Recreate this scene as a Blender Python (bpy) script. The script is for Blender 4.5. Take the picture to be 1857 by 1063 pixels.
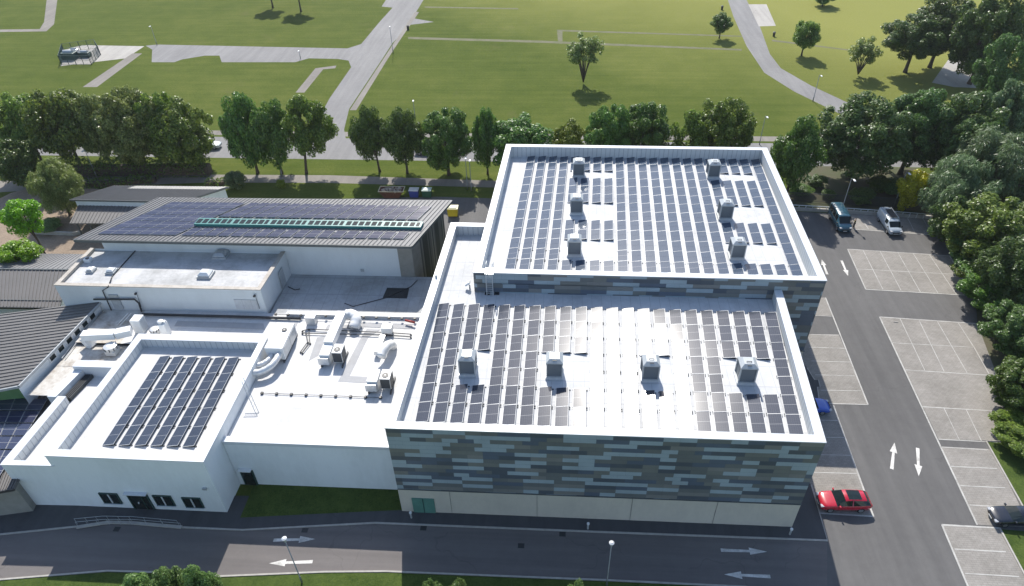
import bpy, bmesh, math, random
import numpy as np
from mathutils import Vector, Matrix
R = math.radians
random.seed(7)
for o in list(bpy.data.objects):
    bpy.data.objects.remove(o)
scn = bpy.context.scene
COL = scn.collection

# ------------------------------------------------------------------ camera, world, sun
CAM_H = 58.0
PITCH, YAW, ROLL, FPX = 0.6661, -0.0803, -0.0293, 1235.3
PW, PH = 1857.0, 1063.0
cp, sp, cy, sy = math.cos(PITCH), math.sin(PITCH), math.cos(YAW), math.sin(YAW)
FW = Vector((sy*cp, cy*cp, -sp)); R0 = Vector((cy, -sy, 0)); U0 = R0.cross(FW)
RT = math.cos(ROLL)*R0 + math.sin(ROLL)*U0
UP = -math.sin(ROLL)*R0 + math.cos(ROLL)*U0
cam_d = bpy.data.cameras.new('camera')
cam = bpy.data.objects.new('camera', cam_d); COL.objects.link(cam)
cam.matrix_world = Matrix(((RT.x, UP.x, -FW.x, 0), (RT.y, UP.y, -FW.y, 0), (RT.z, UP.z, -FW.z, CAM_H), (0, 0, 0, 1)))
cam_d.sensor_width = 36.0; cam_d.lens = 36.0*FPX/PW
cam_d.clip_start = 1.0; cam_d.clip_end = 3000.0
scn.camera = cam
SUN_EL, SUN_AZ = R(45.0), R(10.5)            # sun behind the scene, a little to the left of the view
world = bpy.data.worlds.new('World'); scn.world = world; world.use_nodes = True
wn = world.node_tree.nodes; wl = world.node_tree.links
wn.clear()
sky = wn.new('ShaderNodeTexSky'); sky.sky_type = 'NISHITA'; sky.sun_disc = False
sky.sun_elevation = SUN_EL; sky.sun_rotation = -SUN_AZ
sky.air_density = 1.0; sky.dust_density = 0.8; sky.ozone_density = 1.0
bgn = wn.new('ShaderNodeBackground'); bgn.inputs['Strength'].default_value = 0.115
won = wn.new('ShaderNodeOutputWorld')
wl.new(sky.outputs[0], bgn.inputs['Color']); wl.new(bgn.outputs[0], won.inputs['Surface'])
sun_d = bpy.data.lights.new('sun', 'SUN'); sun_d.energy = 3.6; sun_d.angle = R(0.5); sun_d.color = (1.0, 0.955, 0.88)
sun = bpy.data.objects.new('sun', sun_d); COL.objects.link(sun)
sdir = Vector((-math.sin(SUN_AZ)*math.cos(SUN_EL), math.cos(SUN_AZ)*math.cos(SUN_EL), math.sin(SUN_EL)))
sun.rotation_euler = sdir.to_track_quat('Z', 'Y').to_euler()
scn.view_settings.view_transform = 'Standard'; scn.view_settings.look = 'None'
scn.view_settings.exposure = 0.85; scn.view_settings.gamma = 1.0

# ------------------------------------------------------------------ helpers
def ray(u, v):
    d = FW*FPX + RT*(u-PW/2) - UP*(v-PH/2)
    return d
def at(u, v, z=0.0):                     # point of the scene seen at (u, v) of the photograph at height z
    d = ray(u, v); t = (z-CAM_H)/d.z
    return Vector((d.x*t, d.y*t, z))
def aty(u, v, y):                        # the same on the vertical plane at depth y
    d = ray(u, v); t = y/d.y
    return Vector((d.x*t, y, CAM_H+d.z*t))
def g2(pts, z=0.0):
    return [(at(u, v, z).x, at(u, v, z).y) for u, v in pts]

def put(o, label=None, cat=None, group=None, kind=None):
    if label: o['label'] = label
    if cat: o['category'] = cat
    if group: o['group'] = group
    if kind: o['kind'] = kind
    return o
def empty(name, loc, label, cat, group=None, rz=0.0):
    o = bpy.data.objects.new(name, None); COL.objects.link(o)
    o.location = loc; o.rotation_euler = (0, 0, rz); o.empty_display_size = 0.3
    return put(o, label, cat, group)
def copy_tree(o, parent=None):
    c = o.copy(); COL.objects.link(c)
    if parent: c.parent = parent
    for ch in o.children: copy_tree(ch, c)
    return c

class MB:
    """collects shapes, then links them as one mesh object"""
    def __init__(s): s.v = []; s.f = []; s.m = []
    def face(s, pts, mat=0):
        b = len(s.v); s.v += [tuple(p) for p in pts]; s.f.append(tuple(range(b, b+len(pts)))); s.m.append(mat); return s
    def prism(s, poly, z0, z1, mat=0, bottom=True, top=True):
        a = sum(poly[i][0]*poly[(i+1) % len(poly)][1]-poly[(i+1) % len(poly)][0]*poly[i][1] for i in range(len(poly)))
        if a < 0: poly = poly[::-1]
        n = len(poly); b = len(s.v)
        zz0 = z0 if isinstance(z0, (list, tuple)) else [z0]*n
        zz1 = z1 if isinstance(z1, (list, tuple)) else [z1]*n
        if a < 0 and isinstance(z0, (list, tuple)): zz0 = zz0[::-1]
        if a < 0 and isinstance(z1, (list, tuple)): zz1 = zz1[::-1]
        s.v += [(p[0], p[1], z) for p, z in zip(poly, zz0)] + [(p[0], p[1], z) for p, z in zip(poly, zz1)]
        for i in range(n):
            j = (i+1) % n; s.f.append((b+i, b+j, b+n+j, b+n+i)); s.m.append(mat)
        if bottom: s.f.append(tuple(b+i for i in range(n-1, -1, -1))); s.m.append(mat)
        if top: s.f.append(tuple(b+n+i for i in range(n))); s.m.append(mat)
        return s
    def box(s, x0, y0, z0, x1, y1, z1, mat=0):
        return s.prism([(x0, y0), (x1, y0), (x1, y1), (x0, y1)], z0, z1, mat)
    def obox(s, c, ax, half, mat=0):      # oriented box: centre, three axes, half sizes
        c = Vector(c); b = len(s.v)
        for k in range(8):
            sg = [(1 if k >> i & 1 else -1) for i in range(3)]
            s.v.append(tuple(c+sum((ax[i]*sg[i]*half[i] for i in range(3)), Vector())))
        for q in ((0, 2, 3, 1), (4, 5, 7, 6), (0, 1, 5, 4), (2, 6, 7, 3), (0, 4, 6, 2), (1, 3, 7, 5)):
            s.f.append(tuple(b+i for i in q)); s.m.append(mat)
        return s
    def bar(s, p, q, w, h, mat=0):        # rectangular bar from p to q, w wide, h high
        p = Vector(p); q = Vector(q); d = (q-p); L = d.length
        if L < 1e-6: return s
        d.normalize(); side = d.cross(Vector((0, 0, 1)))
        if side.length < 1e-4: side = Vector((1, 0, 0))
        side.normalize(); up = side.cross(d)
        return s.obox((p+q)/2, (d, side, up), (L/2, w/2, h/2), mat)
    def tube(s, path, rad, n=8, mat=0, caps=True):
        path = [Vector(p) for p in path]; rs = rad if isinstance(rad, (list, tuple)) else [rad]*len(path)
        b = len(s.v); ref = None
        for i, p in enumerate(path):
            d = (path[min(i+1, len(path)-1)]-path[max(i-1, 0)]).normalized()
            if ref is None:
                ref = Vector((1, 0, 0)) if abs(d.x) < 0.8 else Vector((0, 1, 0))
            a = (ref-d*ref.dot(d)).normalized(); ref = a; c = d.cross(a)
            for k in range(n):
                t = 2*math.pi*k/n
                s.v.append(tuple(p+(a*math.cos(t)+c*math.sin(t))*rs[i]))
        for i in range(len(path)-1):
            for k in range(n):
                s.f.append((b+i*n+k, b+i*n+(k+1) % n, b+(i+1)*n+(k+1) % n, b+(i+1)*n+k)); s.m.append(mat)
        if caps:
            s.f.append(tuple(b+k for k in range(n-1, -1, -1))); s.m.append(mat)
            e = b+(len(path)-1)*n; s.f.append(tuple(e+k for k in range(n))); s.m.append(mat)
        return s
    def strip(s, pts, w, z0, z1, mat=0):  # a low wall / kerb / painted line along ground points
        pts = [Vector((p[0], p[1], 0)) for p in pts]; L = []; Rr = []
        for i, p in enumerate(pts):
            d = (pts[min(i+1, len(pts)-1)]-pts[max(i-1, 0)]).normalized(); nrm = Vector((-d.y, d.x, 0))
            L.append(p+nrm*w/2); Rr.append(p-nrm*w/2)
        for i in range(len(pts)-1):
            s.prism([(Rr[i].x, Rr[i].y), (Rr[i+1].x, Rr[i+1].y), (L[i+1].x, L[i+1].y), (L[i].x, L[i].y)], z0, z1, mat)
        return s
    def build(s, name, mats, parent=None, smooth=False, bevel=0.0, loc=None):
        me = bpy.data.meshes.new(name); me.from_pydata(s.v, [], s.f)
        mats = mats if isinstance(mats, (list, tuple)) else [mats]
        for m in mats: me.materials.append(m)
        me.polygons.foreach_set('material_index', s.m)
        if smooth: me.polygons.foreach_set('use_smooth', [True]*len(s.f))
        me.update()
        o = bpy.data.objects.new(name, me); COL.objects.link(o)
        if parent: o.parent = parent
        if loc: o.location = loc
        if bevel:
            bv = o.modifiers.new('bevel', 'BEVEL'); bv.width = bevel; bv.segments = 2; bv.limit_method = 'ANGLE'; bv.angle_limit = R(40)
        return o

# ------------------------------------------------------------------ materials
class NT:
    def __init__(s, name):
        s.m = bpy.data.materials.new(name); s.m.use_nodes = True
        s.t = s.m.node_tree; s.n = s.t.nodes; s.p = s.n['Principled BSDF']; s.out = s.n['Material Output']
    def new(s, typ, **kw):
        n = s.n.new(typ)
        for k, v in kw.items(): setattr(n, k, v)
        return n
    def link(s, a, b): s.t.links.new(a, b)
    def coord(s, kind='Object'): return s.new('ShaderNodeTexCoord').outputs[kind]
    def pos(s): return s.new('ShaderNodeNewGeometry').outputs['Position']
    def math(s, op, a, b=None):
        n = s.new('ShaderNodeMath', operation=op)
        for i, x in enumerate((a, b)):
            if x is None: continue
            if isinstance(x, (int, float)): n.inputs[i].default_value = x
            else: s.link(x, n.inputs[i])
        return n.outputs[0]
    def noise(s, vec, scale, detail=4, rough=0.55):
        n = s.new('ShaderNodeTexNoise'); n.inputs['Scale'].default_value = scale
        n.inputs['Detail'].default_value = detail; n.inputs['Roughness'].default_value = rough
        s.link(vec, n.inputs['Vector']); return n.outputs['Fac']
    def ramp(s, fac, stops, interp='LINEAR'):
        n = s.new('ShaderNodeValToRGB'); cr = n.color_ramp; cr.interpolation = interp
        while len(cr.elements) < len(stops): cr.elements.new(0.5)
        for e, (p, c) in zip(cr.elements, stops):
            e.position = p; e.color = (*c, 1) if len(c) == 3 else c
        s.link(fac, n.inputs[0]); return n.outputs[0]
    def mix(s, fac, a, b, mode='MIX'):
        n = s.new('ShaderNodeMix', data_type='RGBA', blend_type=mode)
        for i, x in ((0, fac), (6, a), (7, b)):
            if isinstance(x, (int, float)): n.inputs[i].default_value = x
            elif isinstance(x, tuple): n.inputs[i].default_value = (*x, 1)
            else: s.link(x, n.inputs[i])
        return n.outputs[2]
    def bump(s, h, strength=0.3, dist=0.05):
        n = s.new('ShaderNodeBump'); n.inputs['Strength'].default_value = strength; n.inputs['Distance'].default_value = dist
        s.link(h, n.inputs['Height']); s.link(n.outputs[0], s.p.inputs['Normal'])
    def col(s, c):
        if isinstance(c, tuple): s.p.inputs['Base Color'].default_value = (*c, 1)
        else: s.link(c, s.p.inputs['Base Color'])
    def sep(s, v):
        n = s.new('ShaderNodeSeparateXYZ'); s.link(v, n.inputs[0]); return n.outputs

def plain(name, c, rough=0.6, metal=0.0, var=0.12, scale=1.2, spec=0.5):
    k = NT(name); v = k.pos()
    a = k.noise(v, scale, 5, 0.6)
    lo = tuple(x*(1-var) for x in c); hi = tuple(min(1, x*(1+var)) for x in c)
    k.col(k.ramp(a, [(0.3, lo), (0.7, hi)]))
    k.p.inputs['Roughness'].default_value = rough; k.p.inputs['Metallic'].default_value = metal
    k.p.inputs['Specular IOR Level'].default_value = spec
    return k.m

def stained(name, c, stain, amt, scale=0.35, rough=0.7, fine=4.0, streak=1.0):
    k = NT(name); v = k.pos()
    mp = k.new('ShaderNodeMapping'); mp.inputs['Scale'].default_value = (1, 1, streak); k.link(v, mp.inputs[0])
    a = k.noise(mp.outputs[0], scale, 6, 0.62); b = k.noise(mp.outputs[0], fine, 3, 0.6)
    m = k.math('MULTIPLY', k.math('ADD', a, k.math('MULTIPLY', b, 0.35)), 0.74)
    k.col(k.ramp(m, [(0.42, c), (0.66, tuple(c[i]*(1-amt)+stain[i]*amt for i in range(3)))]))
    k.p.inputs['Roughness'].default_value = rough
    return k.m

M = {}
def membrane(name, c, dirt, tile, seam_k=0.45):
    k = NT(name); v = k.pos()
    a = k.noise(v, 0.25, 6, 0.65); b = k.noise(v, 2.2, 4, 0.6)
    base = k.ramp(k.math('ADD', k.math('MULTIPLY', a, 0.75), k.math('MULTIPLY', b, 0.25)), [(0.42, c), (0.68, dirt)])
    xyz = k.sep(v)
    def seam(o, p): return k.math('LESS_THAN', k.math('FRACT', k.math('DIVIDE', k.math('ADD', o, 500.0), p)), 0.05)
    sm = k.math('MAXIMUM', seam(xyz[0], tile), k.math('MULTIPLY', seam(xyz[1], tile*2.6), 0.8))
    pond = k.ramp(k.noise(v, 0.11, 7, 0.7), [(0.56, (0, 0, 0)), (0.60, (1, 1, 1)), (0.64, (0.35, 0.35, 0.35))])      # tide marks of dried puddles
    base = k.mix(k.math('MULTIPLY', k.sep(pond)[0], 0.22), base, tuple(x*0.62 for x in dirt))
    spot = k.ramp(k.noise(v, 1.3, 6, 0.75), [(0.66, (0, 0, 0)), (0.74, (1, 1, 1))])
    base = k.mix(k.math('MULTIPLY', k.sep(spot)[0], 0.35), base, (0.22, 0.21, 0.19))
    k.col(k.mix(k.math('MULTIPLY', sm, seam_k), base, tuple(x*0.5 for x in c)))
    k.p.inputs['Roughness'].default_value = 0.75
    return k.m
M['membrane'] = membrane('roof_membrane', (0.56, 0.565, 0.57), (0.42, 0.425, 0.43), 1.05)
M['membrane_low'] = membrane('roof_membrane_low', (0.60, 0.595, 0.59), (0.47, 0.465, 0.455), 1.6, 0.16)
M['membrane_old'] = membrane('roof_membrane_grey', (0.40, 0.41, 0.42), (0.27, 0.27, 0.26), 1.3)
M['annex_felt'] = stained('annex_felt', (0.50, 0.50, 0.50), (0.15, 0.155, 0.15), 0.62, 0.3, 0.7, 2.2)
M['coping'] = plain('coping_metal', (0.60, 0.62, 0.64), 0.42, 0.0, 0.03, 0.6)
M['coping_old'] = stained('coping_weathered', (0.45, 0.41, 0.36), (0.25, 0.22, 0.18), 0.7, 0.8)
M['parapet_inner'] = None
k = NT('parapet_lining'); xyz = k.sep(k.pos())
f = k.math('FRACT', k.math('MULTIPLY', k.math('ADD', k.math('ADD', xyz[0], xyz[1]), 500.0), 1.6))
k.col(k.mix(k.math('LESS_THAN', f, 0.14), (0.55, 0.57, 0.58), (0.36, 0.38, 0.40))); k.p.inputs['Roughness'].default_value = 0.6
M['parapet_inner'] = k.m
M['render'] = stained('white_render', (0.76, 0.78, 0.79), (0.58, 0.60, 0.60), 0.5, 0.28, 0.85, 2.0, 0.35)
M['panel_white'] = stained('white_panel_wall', (0.62, 0.65, 0.66), (0.48, 0.50, 0.50), 0.5, 0.2, 0.6, 1.0, 0.5)
M['plinth'] = stained('cast_stone_plinth', (0.56, 0.51, 0.43), (0.47, 0.43, 0.37), 0.8, 0.35, 0.85, 3.0, 0.5)

k = NT('rainscreen_cladding'); xyz = k.sep(k.pos())          # staggered grey rectangles
ROW, UNIT = 0.535, 1.42
row = k.math('FLOOR', k.math('DIVIDE', xyz[2], ROW))
wnr = k.new('ShaderNodeTexWhiteNoise', noise_dimensions='1D'); k.link(row, wnr.inputs['W'])
uu = k.math('ADD', k.math('DIVIDE', k.math('ADD', k.math('ADD', xyz[0], xyz[1]), 400.0), UNIT), k.math('MULTIPLY', k.math('FLOOR', k.math('MULTIPLY', wnr.outputs['Value'], 4.0)), 0.5))
blk = k.math('FLOOR', k.math('DIVIDE', uu, 1.0))
cv = k.new('ShaderNodeCombineXYZ'); k.link(k.math('FLOOR', k.math('DIVIDE', uu, 2.0)), cv.inputs[0]); k.link(row, cv.inputs[1])
w1 = k.new('ShaderNodeTexWhiteNoise', noise_dimensions='2D'); k.link(cv.outputs[0], w1.inputs['Vector'])
cv2 = k.new('ShaderNodeCombineXYZ'); k.link(blk, cv2.inputs[0]); k.link(row, cv2.inputs[1])
w2 = k.new('ShaderNodeTexWhiteNoise', noise_dimensions='2D'); k.link(cv2.outputs[0], w2.inputs['Vector'])
pick = k.mix(k.math('LESS_THAN', w2.outputs['Value'], 0.22), w1.outputs['Color'], w2.outputs['Color'])
pf = k.sep(pick)[0]
col2 = k.math('FLOOR', k.math('DIVIDE', uu, 2.0))
pf = k.math('FRACT', k.math('ADD', k.math('MULTIPLY', pf, 0.38), k.math('ADD', k.math('MULTIPLY', row, 0.618), k.math('MULTIPLY', col2, 0.427))))
clad = [(0.0, (0.31, 0.375, 0.415)), (0.33, (0.085, 0.10, 0.12)), (0.48, (0.145, 0.155, 0.155)), (0.66, (0.175, 0.182, 0.172)), (0.80, (0.205, 0.205, 0.197)), (0.88, (0.10, 0.125, 0.165))]
cc = k.ramp(pf, clad, 'CONSTANT')
gz = k.math('LESS_THAN', k.math('FRACT', k.math('DIVIDE', xyz[2], ROW)), 0.035)
gv = k.math('LESS_THAN', k.math('FRACT', uu), 0.008)
cc = k.mix(k.math('MULTIPLY', k.math('MAXIMUM', gz, gv), 0.6), cc, (0.06, 0.065, 0.07))
cn = k.noise(k.pos(), 0.3, 5, 0.6); cc = k.mix(1.0, cc, k.ramp(cn, [(0.3, (0.88, 0.88, 0.88)), (0.7, (1.1, 1.1, 1.1))]), 'MULTIPLY')
k.col(cc); k.p.inputs['Roughness'].default_value = 0.38
M['cladding'] = k.m

def asphalt(name, a, b, patch=0.35, streak=(0.9, 0.05, 1)):
    k = NT(name); v = k.pos()
    n1 = k.noise(v, 0.06, 5, 0.6); n2 = k.noise(v, 0.9, 5, 0.7); n3 = k.noise(v, 14, 2, 0.6)
    s = k.math('ADD', k.math('ADD', k.math('MULTIPLY', n1, 0.5), k.math('MULTIPLY', n2, 0.3)), k.math('MULTIPLY', n3, 0.2))
    base = k.ramp(s, [(0.36, a), (0.64, b)])
    st = k.ramp(k.noise(v, 0.45, 7, 0.7), [(0.60, (0, 0, 0)), (0.74, (1, 1, 1))])
    base = k.mix(k.math('MULTIPLY', k.sep(st)[0], patch), base, tuple(x*0.55 for x in a))
    mp = k.new('ShaderNodeMapping'); mp.inputs['Scale'].default_value = streak; k.link(v, mp.inputs[0])
    tr = k.ramp(k.noise(mp.outputs[0], 1.0, 5, 0.6), [(0.38, (0.91, 0.91, 0.91)), (0.64, (1.10, 1.10, 1.09))])      # wheel tracks
    base = k.mix(1.0, base, tr, 'MULTIPLY')
    vo = k.new('ShaderNodeTexVoronoi', feature='DISTANCE_TO_EDGE'); vo.inputs['Scale'].default_value = 0.10
    nz = k.new('ShaderNodeTexNoise'); nz.inputs['Scale'].default_value = 0.5; k.link(v, nz.inputs['Vector'])
    vm = k.new('ShaderNodeVectorMath', operation='MULTIPLY_ADD'); k.link(nz.outputs['Color'], vm.inputs[0]); vm.inputs[1].default_value = (3, 3, 0); k.link(v, vm.inputs[2]); k.link(vm.outputs[0], vo.inputs['Vector'])
    ck = k.math('MULTIPLY', k.math('LESS_THAN', vo.outputs['Distance'], 0.004), k.math('GREATER_THAN', k.noise(v, 0.08, 3, 0.5), 0.52))
    k.col(k.mix(k.math('MULTIPLY', ck, 0.2), base, tuple(x*0.4 for x in a)))
    k.p.inputs['Roughness'].default_value = 0.85; k.bump(n3, 0.25, 0.02)
    return k.m
M['asphalt'] = asphalt('asphalt_car_park', (0.084, 0.081, 0.080), (0.118, 0.114, 0.112))
M['asphalt_road'] = asphalt('asphalt_access_road', (0.118, 0.106, 0.102), (0.148, 0.134, 0.129), 0.2, (0.05, 0.9, 1))
M['asphalt_dark'] = asphalt('asphalt_footway', (0.050, 0.051, 0.055), (0.068, 0.069, 0.073), 0.2)
M['road_far'] = asphalt('asphalt_public_road', (0.150, 0.145, 0.145), (0.205, 0.200, 0.197), 0.25)
M['path_old'] = asphalt('worn_path', (0.14, 0.125, 0.11), (0.21, 0.19, 0.165), 0.3)
M['concrete'] = asphalt('concrete_slab', (0.29, 0.27, 0.245), (0.37, 0.35, 0.32), 0.25)

def paving(name, c1, c2):
    k = NT(name); v = k.pos()
    br = k.new('ShaderNodeTexBrick'); br.inputs['Scale'].default_value = 1.0
    br.inputs['Brick Width'].default_value = 0.42; br.inputs['Row Height'].default_value = 0.21; br.inputs['Mortar Size'].default_value = 0.014
    br.inputs['Color1'].default_value = (*c1, 1); br.inputs['Color2'].default_value = (*c2, 1); br.inputs['Mortar'].default_value = (*[x*0.75 for x in c1], 1)
    k.link(v, br.inputs['Vector'])
    n1 = k.noise(v, 0.22, 6, 0.68); n2 = k.noise(v, 1.7, 5, 0.7)
    d = k.ramp(k.math('ADD', k.math('MULTIPLY', n1, 0.6), k.math('MULTIPLY', n2, 0.4)), [(0.36, (1.12, 1.1, 1.08)), (0.68, (0.70, 0.69, 0.66))])
    k.col(k.mix(1.0, br.outputs['Color'], d, 'MULTIPLY')); k.p.inputs['Roughness'].default_value = 0.85
    return k.m
M['bay'] = paving('block_paving_bays', (0.245, 0.230, 0.212), (0.275, 0.262, 0.243))
M['court'] = paving('courtyard_paving', (0.24, 0.18, 0.13), (0.30, 0.23, 0.17))
M['line'] = stained('white_line_paint', (0.46, 0.45, 0.42), (0.26, 0.25, 0.23), 0.95, 0.8, 0.75, 6.0)
M['arrow'] = stained('arrow_paint', (0.66, 0.64, 0.60), (0.28, 0.27, 0.25), 0.9, 0.9, 0.75, 7.0)
M['kerb'] = plain('concrete_kerb', (0.36, 0.34, 0.31), 0.85, 0, 0.15, 2.0)

k = NT('grass_field'); v = k.pos()
n1 = k.noise(v, 0.018, 5, 0.6); n2 = k.noise(v, 0.16, 6, 0.7); n3 = k.noise(v, 2.2, 4, 0.7)
mp = k.new('ShaderNodeMapping'); mp.inputs['Scale'].default_value = (0.035, 0.7, 1); k.link(v, mp.inputs[0])
n4 = k.noise(mp.outputs[0], 1.0, 4, 0.6)                       # mowing direction
s = k.math('ADD', k.math('ADD', k.math('MULTIPLY', n1, 0.28), k.math('MULTIPLY', n2, 0.24)), k.math('ADD', k.math('MULTIPLY', n3, 0.26), k.math('MULTIPLY', n4, 0.22)))
gc = k.ramp(s, [(0.35, (0.045, 0.072, 0.011)), (0.50, (0.078, 0.102, 0.020)), (0.65, (0.130, 0.142, 0.036))])
pt = k.ramp(k.noise(v, 0.07, 7, 0.72), [(0.60, (0, 0, 0)), (0.72, (1, 1, 1))])
gc = k.mix(k.math('MULTIPLY', k.sep(pt)[0], 0.5), gc, (0.125, 0.115, 0.050))
gx = k.sep(v); side = k.math('ADD', k.math('MULTIPLY', gx[0], 0.006), k.math('MULTIPLY', k.math('ADD', gx[1], -150.0), 0.007))
side = k.ramp(k.math('ADD', side, k.math('MULTIPLY', n1, 0.5)), [(0.36, (0, 0, 0)), (1.05, (1, 1, 1))])      # drier, yellower turf towards the far right, its pale glare painted in
gc = k.mix(k.math('MULTIPLY', k.sep(side)[0], 0.9), gc, k.mix(n3, (0.190, 0.200, 0.045), (0.270, 0.265, 0.085)))
k.col(gc); k.p.inputs['Roughness'].default_value = 0.95; k.p.inputs['Specular IOR Level'].default_value = 0.04; k.bump(n3, 0.6, 0.15)
M['grass'] = k.m
k = NT('lawn_grass'); v = k.pos()
s = k.math('ADD', k.math('MULTIPLY', k.noise(v, 0.6, 5, 0.7), 0.5), k.math('MULTIPLY', k.noise(v, 7, 3, 0.7), 0.5))
k.col(k.ramp(s, [(0.36, (0.028, 0.052, 0.009)), (0.62, (0.074, 0.105, 0.022))])); k.p.inputs['Roughness'].default_value = 0.9; k.p.inputs['Specular IOR Level'].default_value = 0.15
k.bump(s, 0.7, 0.1); M['lawn'] = k.m
M['soil'] = stained('soil_and_litter', (0.085, 0.075, 0.045), (0.05, 0.075, 0.02), 0.8, 0.3, 0.95)

def seam_roof(name, c):
    k = NT(name); v = k.pos()
    a = k.noise(v, 0.3, 5, 0.6); b = k.noise(v, 3.0, 3, 0.6)
    k.col(k.ramp(k.math('ADD', k.math('MULTIPLY', a, 0.7), k.math('MULTIPLY', b, 0.3)), [(0.25, tuple(x*0.86 for x in c)), (0.75, tuple(x*1.12 for x in c))]))
    k.p.inputs['Roughness'].default_value = 0.62; k.p.inputs['Metallic'].default_value = 0.1
    return k.m
M['zinc'] = seam_roof('zinc_roof', (0.165, 0.165, 0.167))
M['zinc_dark'] = seam_roof('zinc_roof_dark', (0.140, 0.133, 0.128))
M['zinc_pale'] = seam_roof('pale_roof_sheet', (0.50, 0.48, 0.43))
M['fascia'] = plain('grey_fascia', (0.09, 0.10, 0.10), 0.5)
M['timber_clad'] = None
k = NT('weathered_boards'); xyz = k.sep(k.pos())
bi = k.math('FLOOR', k.math('MULTIPLY', k.math('ADD', k.math('ADD', xyz[1], xyz[0]), 300.0), 3.2))
w = k.new('ShaderNodeTexWhiteNoise', noise_dimensions='1D'); k.link(bi, w.inputs['W'])
k.col(k.ramp(w.outputs['Value'], [(0, (0.035, 0.04, 0.04)), (0.4, (0.10, 0.105, 0.10)), (0.75, (0.20, 0.195, 0.18))], 'CONSTANT')); k.p.inputs['Roughness'].default_value = 0.7
M['timber_clad'] = k.m
M['stone_col'] = plain('grey_render', (0.25, 0.24, 0.215), 0.8)
M['teal'] = plain('teal_metal', (0.03, 0.19, 0.18), 0.45)
M['teal_door'] = plain('teal_door_paint', (0.09, 0.22, 0.18), 0.5)
M['green_sheet'] = plain('green_sheet', (0.11, 0.22, 0.09), 0.7)
k = NT('dark_glass'); k.col((0.012, 0.02, 0.022)); k.p.inputs['Roughness'].default_value = 0.08; k.p.inputs['Specular IOR Level'].default_value = 0.35; M['glass'] = k.m
M['frame_green'] = plain('dark_green_frame', (0.015, 0.05, 0.045), 0.5)
M['white_metal'] = plain('white_powder_coat', (0.74, 0.74, 0.73), 0.42, 0, 0.04)
M['galv'] = plain('galvanised_duct', (0.62, 0.63, 0.63), 0.38, 0.35, 0.08, 2.5)
M['galv_dull'] = plain('dull_steel', (0.42, 0.44, 0.45), 0.5, 0.3, 0.1, 2.0)
M['hood'] = plain('grey_hood', (0.40, 0.42, 0.43), 0.4, 0.2, 0.06)
M['louvre'] = None
k = NT('grey_louvre'); xyz = k.sep(k.coord('Object'))
fr = k.math('FRACT', k.math('MULTIPLY', k.math('ADD', xyz[2], 10.0), 9.0))
k.col(k.mix(k.math('LESS_THAN', fr, 0.25), (0.13, 0.15, 0.17), (0.075, 0.085, 0.10))); k.p.inputs['Roughness'].default_value = 0.5; M['louvre'] = k.m
M['dark'] = plain('black_plastic', (0.022, 0.023, 0.026), 0.5)
M['charcoal'] = plain('charcoal_grille', (0.045, 0.05, 0.055), 0.55)
M['terrace'] = stained('stained_terrace', (0.58, 0.56, 0.52), (0.24, 0.19, 0.14), 0.85, 0.5, 0.8, 2.5)
M['pad'] = plain('walkway_mat', (0.36, 0.36, 0.365), 0.85, 0, 0.08)
M['rubber'] = plain('black_rubber_mat', (0.02, 0.022, 0.025), 0.7)
M['red'] = plain('red_paint', (0.30, 0.03, 0.02), 0.5)
M['yellow'] = plain('yellow_plastic', (0.55, 0.42, 0.02), 0.45)
M['blue'] = plain('blue_plastic', (0.03, 0.05, 0.24), 0.5)
M['green_bin'] = plain('green_plastic', (0.02, 0.09, 0.05), 0.5)
M['rust'] = plain('rusty_steel', (0.12, 0.05, 0.03), 0.8, 0.2, 0.3, 1.5)
M['rubble'] = stained('rubble', (0.42, 0.36, 0.28), (0.14, 0.08, 0.06), 0.9, 1.2, 0.9, 5.0)
M['steel'] = plain('pole_steel', (0.24, 0.25, 0.25), 0.45, 0.6)
M['tyre'] = plain('tyre_rubber', (0.018, 0.018, 0.018), 0.85)
M['rim'] = plain('alloy_rim', (0.45, 0.45, 0.46), 0.3, 0.8)
M['lamp_clear'] = plain('lamp_lens', (0.42, 0.43, 0.45), 0.2)
M['tail_red'] = plain('tail_lens', (0.30, 0.01, 0.01), 0.2)
M['bark'] = plain('bark', (0.075, 0.058, 0.042), 0.9, 0, 0.3, 6.0)
def paint(name, c):
    k = NT(name); k.col(c); k.p.inputs['Roughness'].default_value = 0.25; k.p.inputs['Coat Weight'].default_value = 0.8; k.p.inputs['Coat Roughness'].default_value = 0.05
    v = k.coord('Object'); n = k.noise(v, 2.0, 4, 0.6)
    k.col(k.ramp(n, [(0.3, tuple(x*0.9 for x in c)), (0.7, tuple(min(1, x*1.08) for x in c))])); return k.m

def solar(name, c1, c2, rough):
    k = NT(name); xyz = k.sep(k.coord('Object'))
    def ln(o, n, w, off=50.0): return k.math('LESS_THAN', k.math('FRACT', k.math('ADD', k.math('MULTIPLY', o, n), off)), w)
    oi = k.new('ShaderNodeObjectInfo').outputs['Random']
    base = k.mix(oi, c1, c2)
    grid = k.math('MAXIMUM', ln(xyz[0], 5.6, 0.06), ln(xyz[1], 5.3, 0.05))
    colr = k.mix(k.math('MULTIPLY', grid, 0.35), base, (0.20, 0.21, 0.23))
    mid = k.math('LESS_THAN', k.math('ABSOLUTE', xyz[1]), 0.016)
    colr = k.mix(k.math('MULTIPLY', mid, 0.6), colr, (0.5, 0.5, 0.5))
    k.col(colr); k.p.inputs['Roughness'].default_value = rough; k.p.inputs['Specular IOR Level'].default_value = 0.6
    return k.m
M['pv'] = solar('solar_glass', (0.028, 0.050, 0.088), (0.040, 0.064, 0.102), 0.125)
M['pv_near'] = solar('solar_glass_dark', (0.026, 0.034, 0.052), (0.036, 0.044, 0.064), 0.13)
M['pv_blue'] = solar('solar_glass_blue', (0.026, 0.033, 0.068), (0.036, 0.042, 0.080), 0.075)
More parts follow.
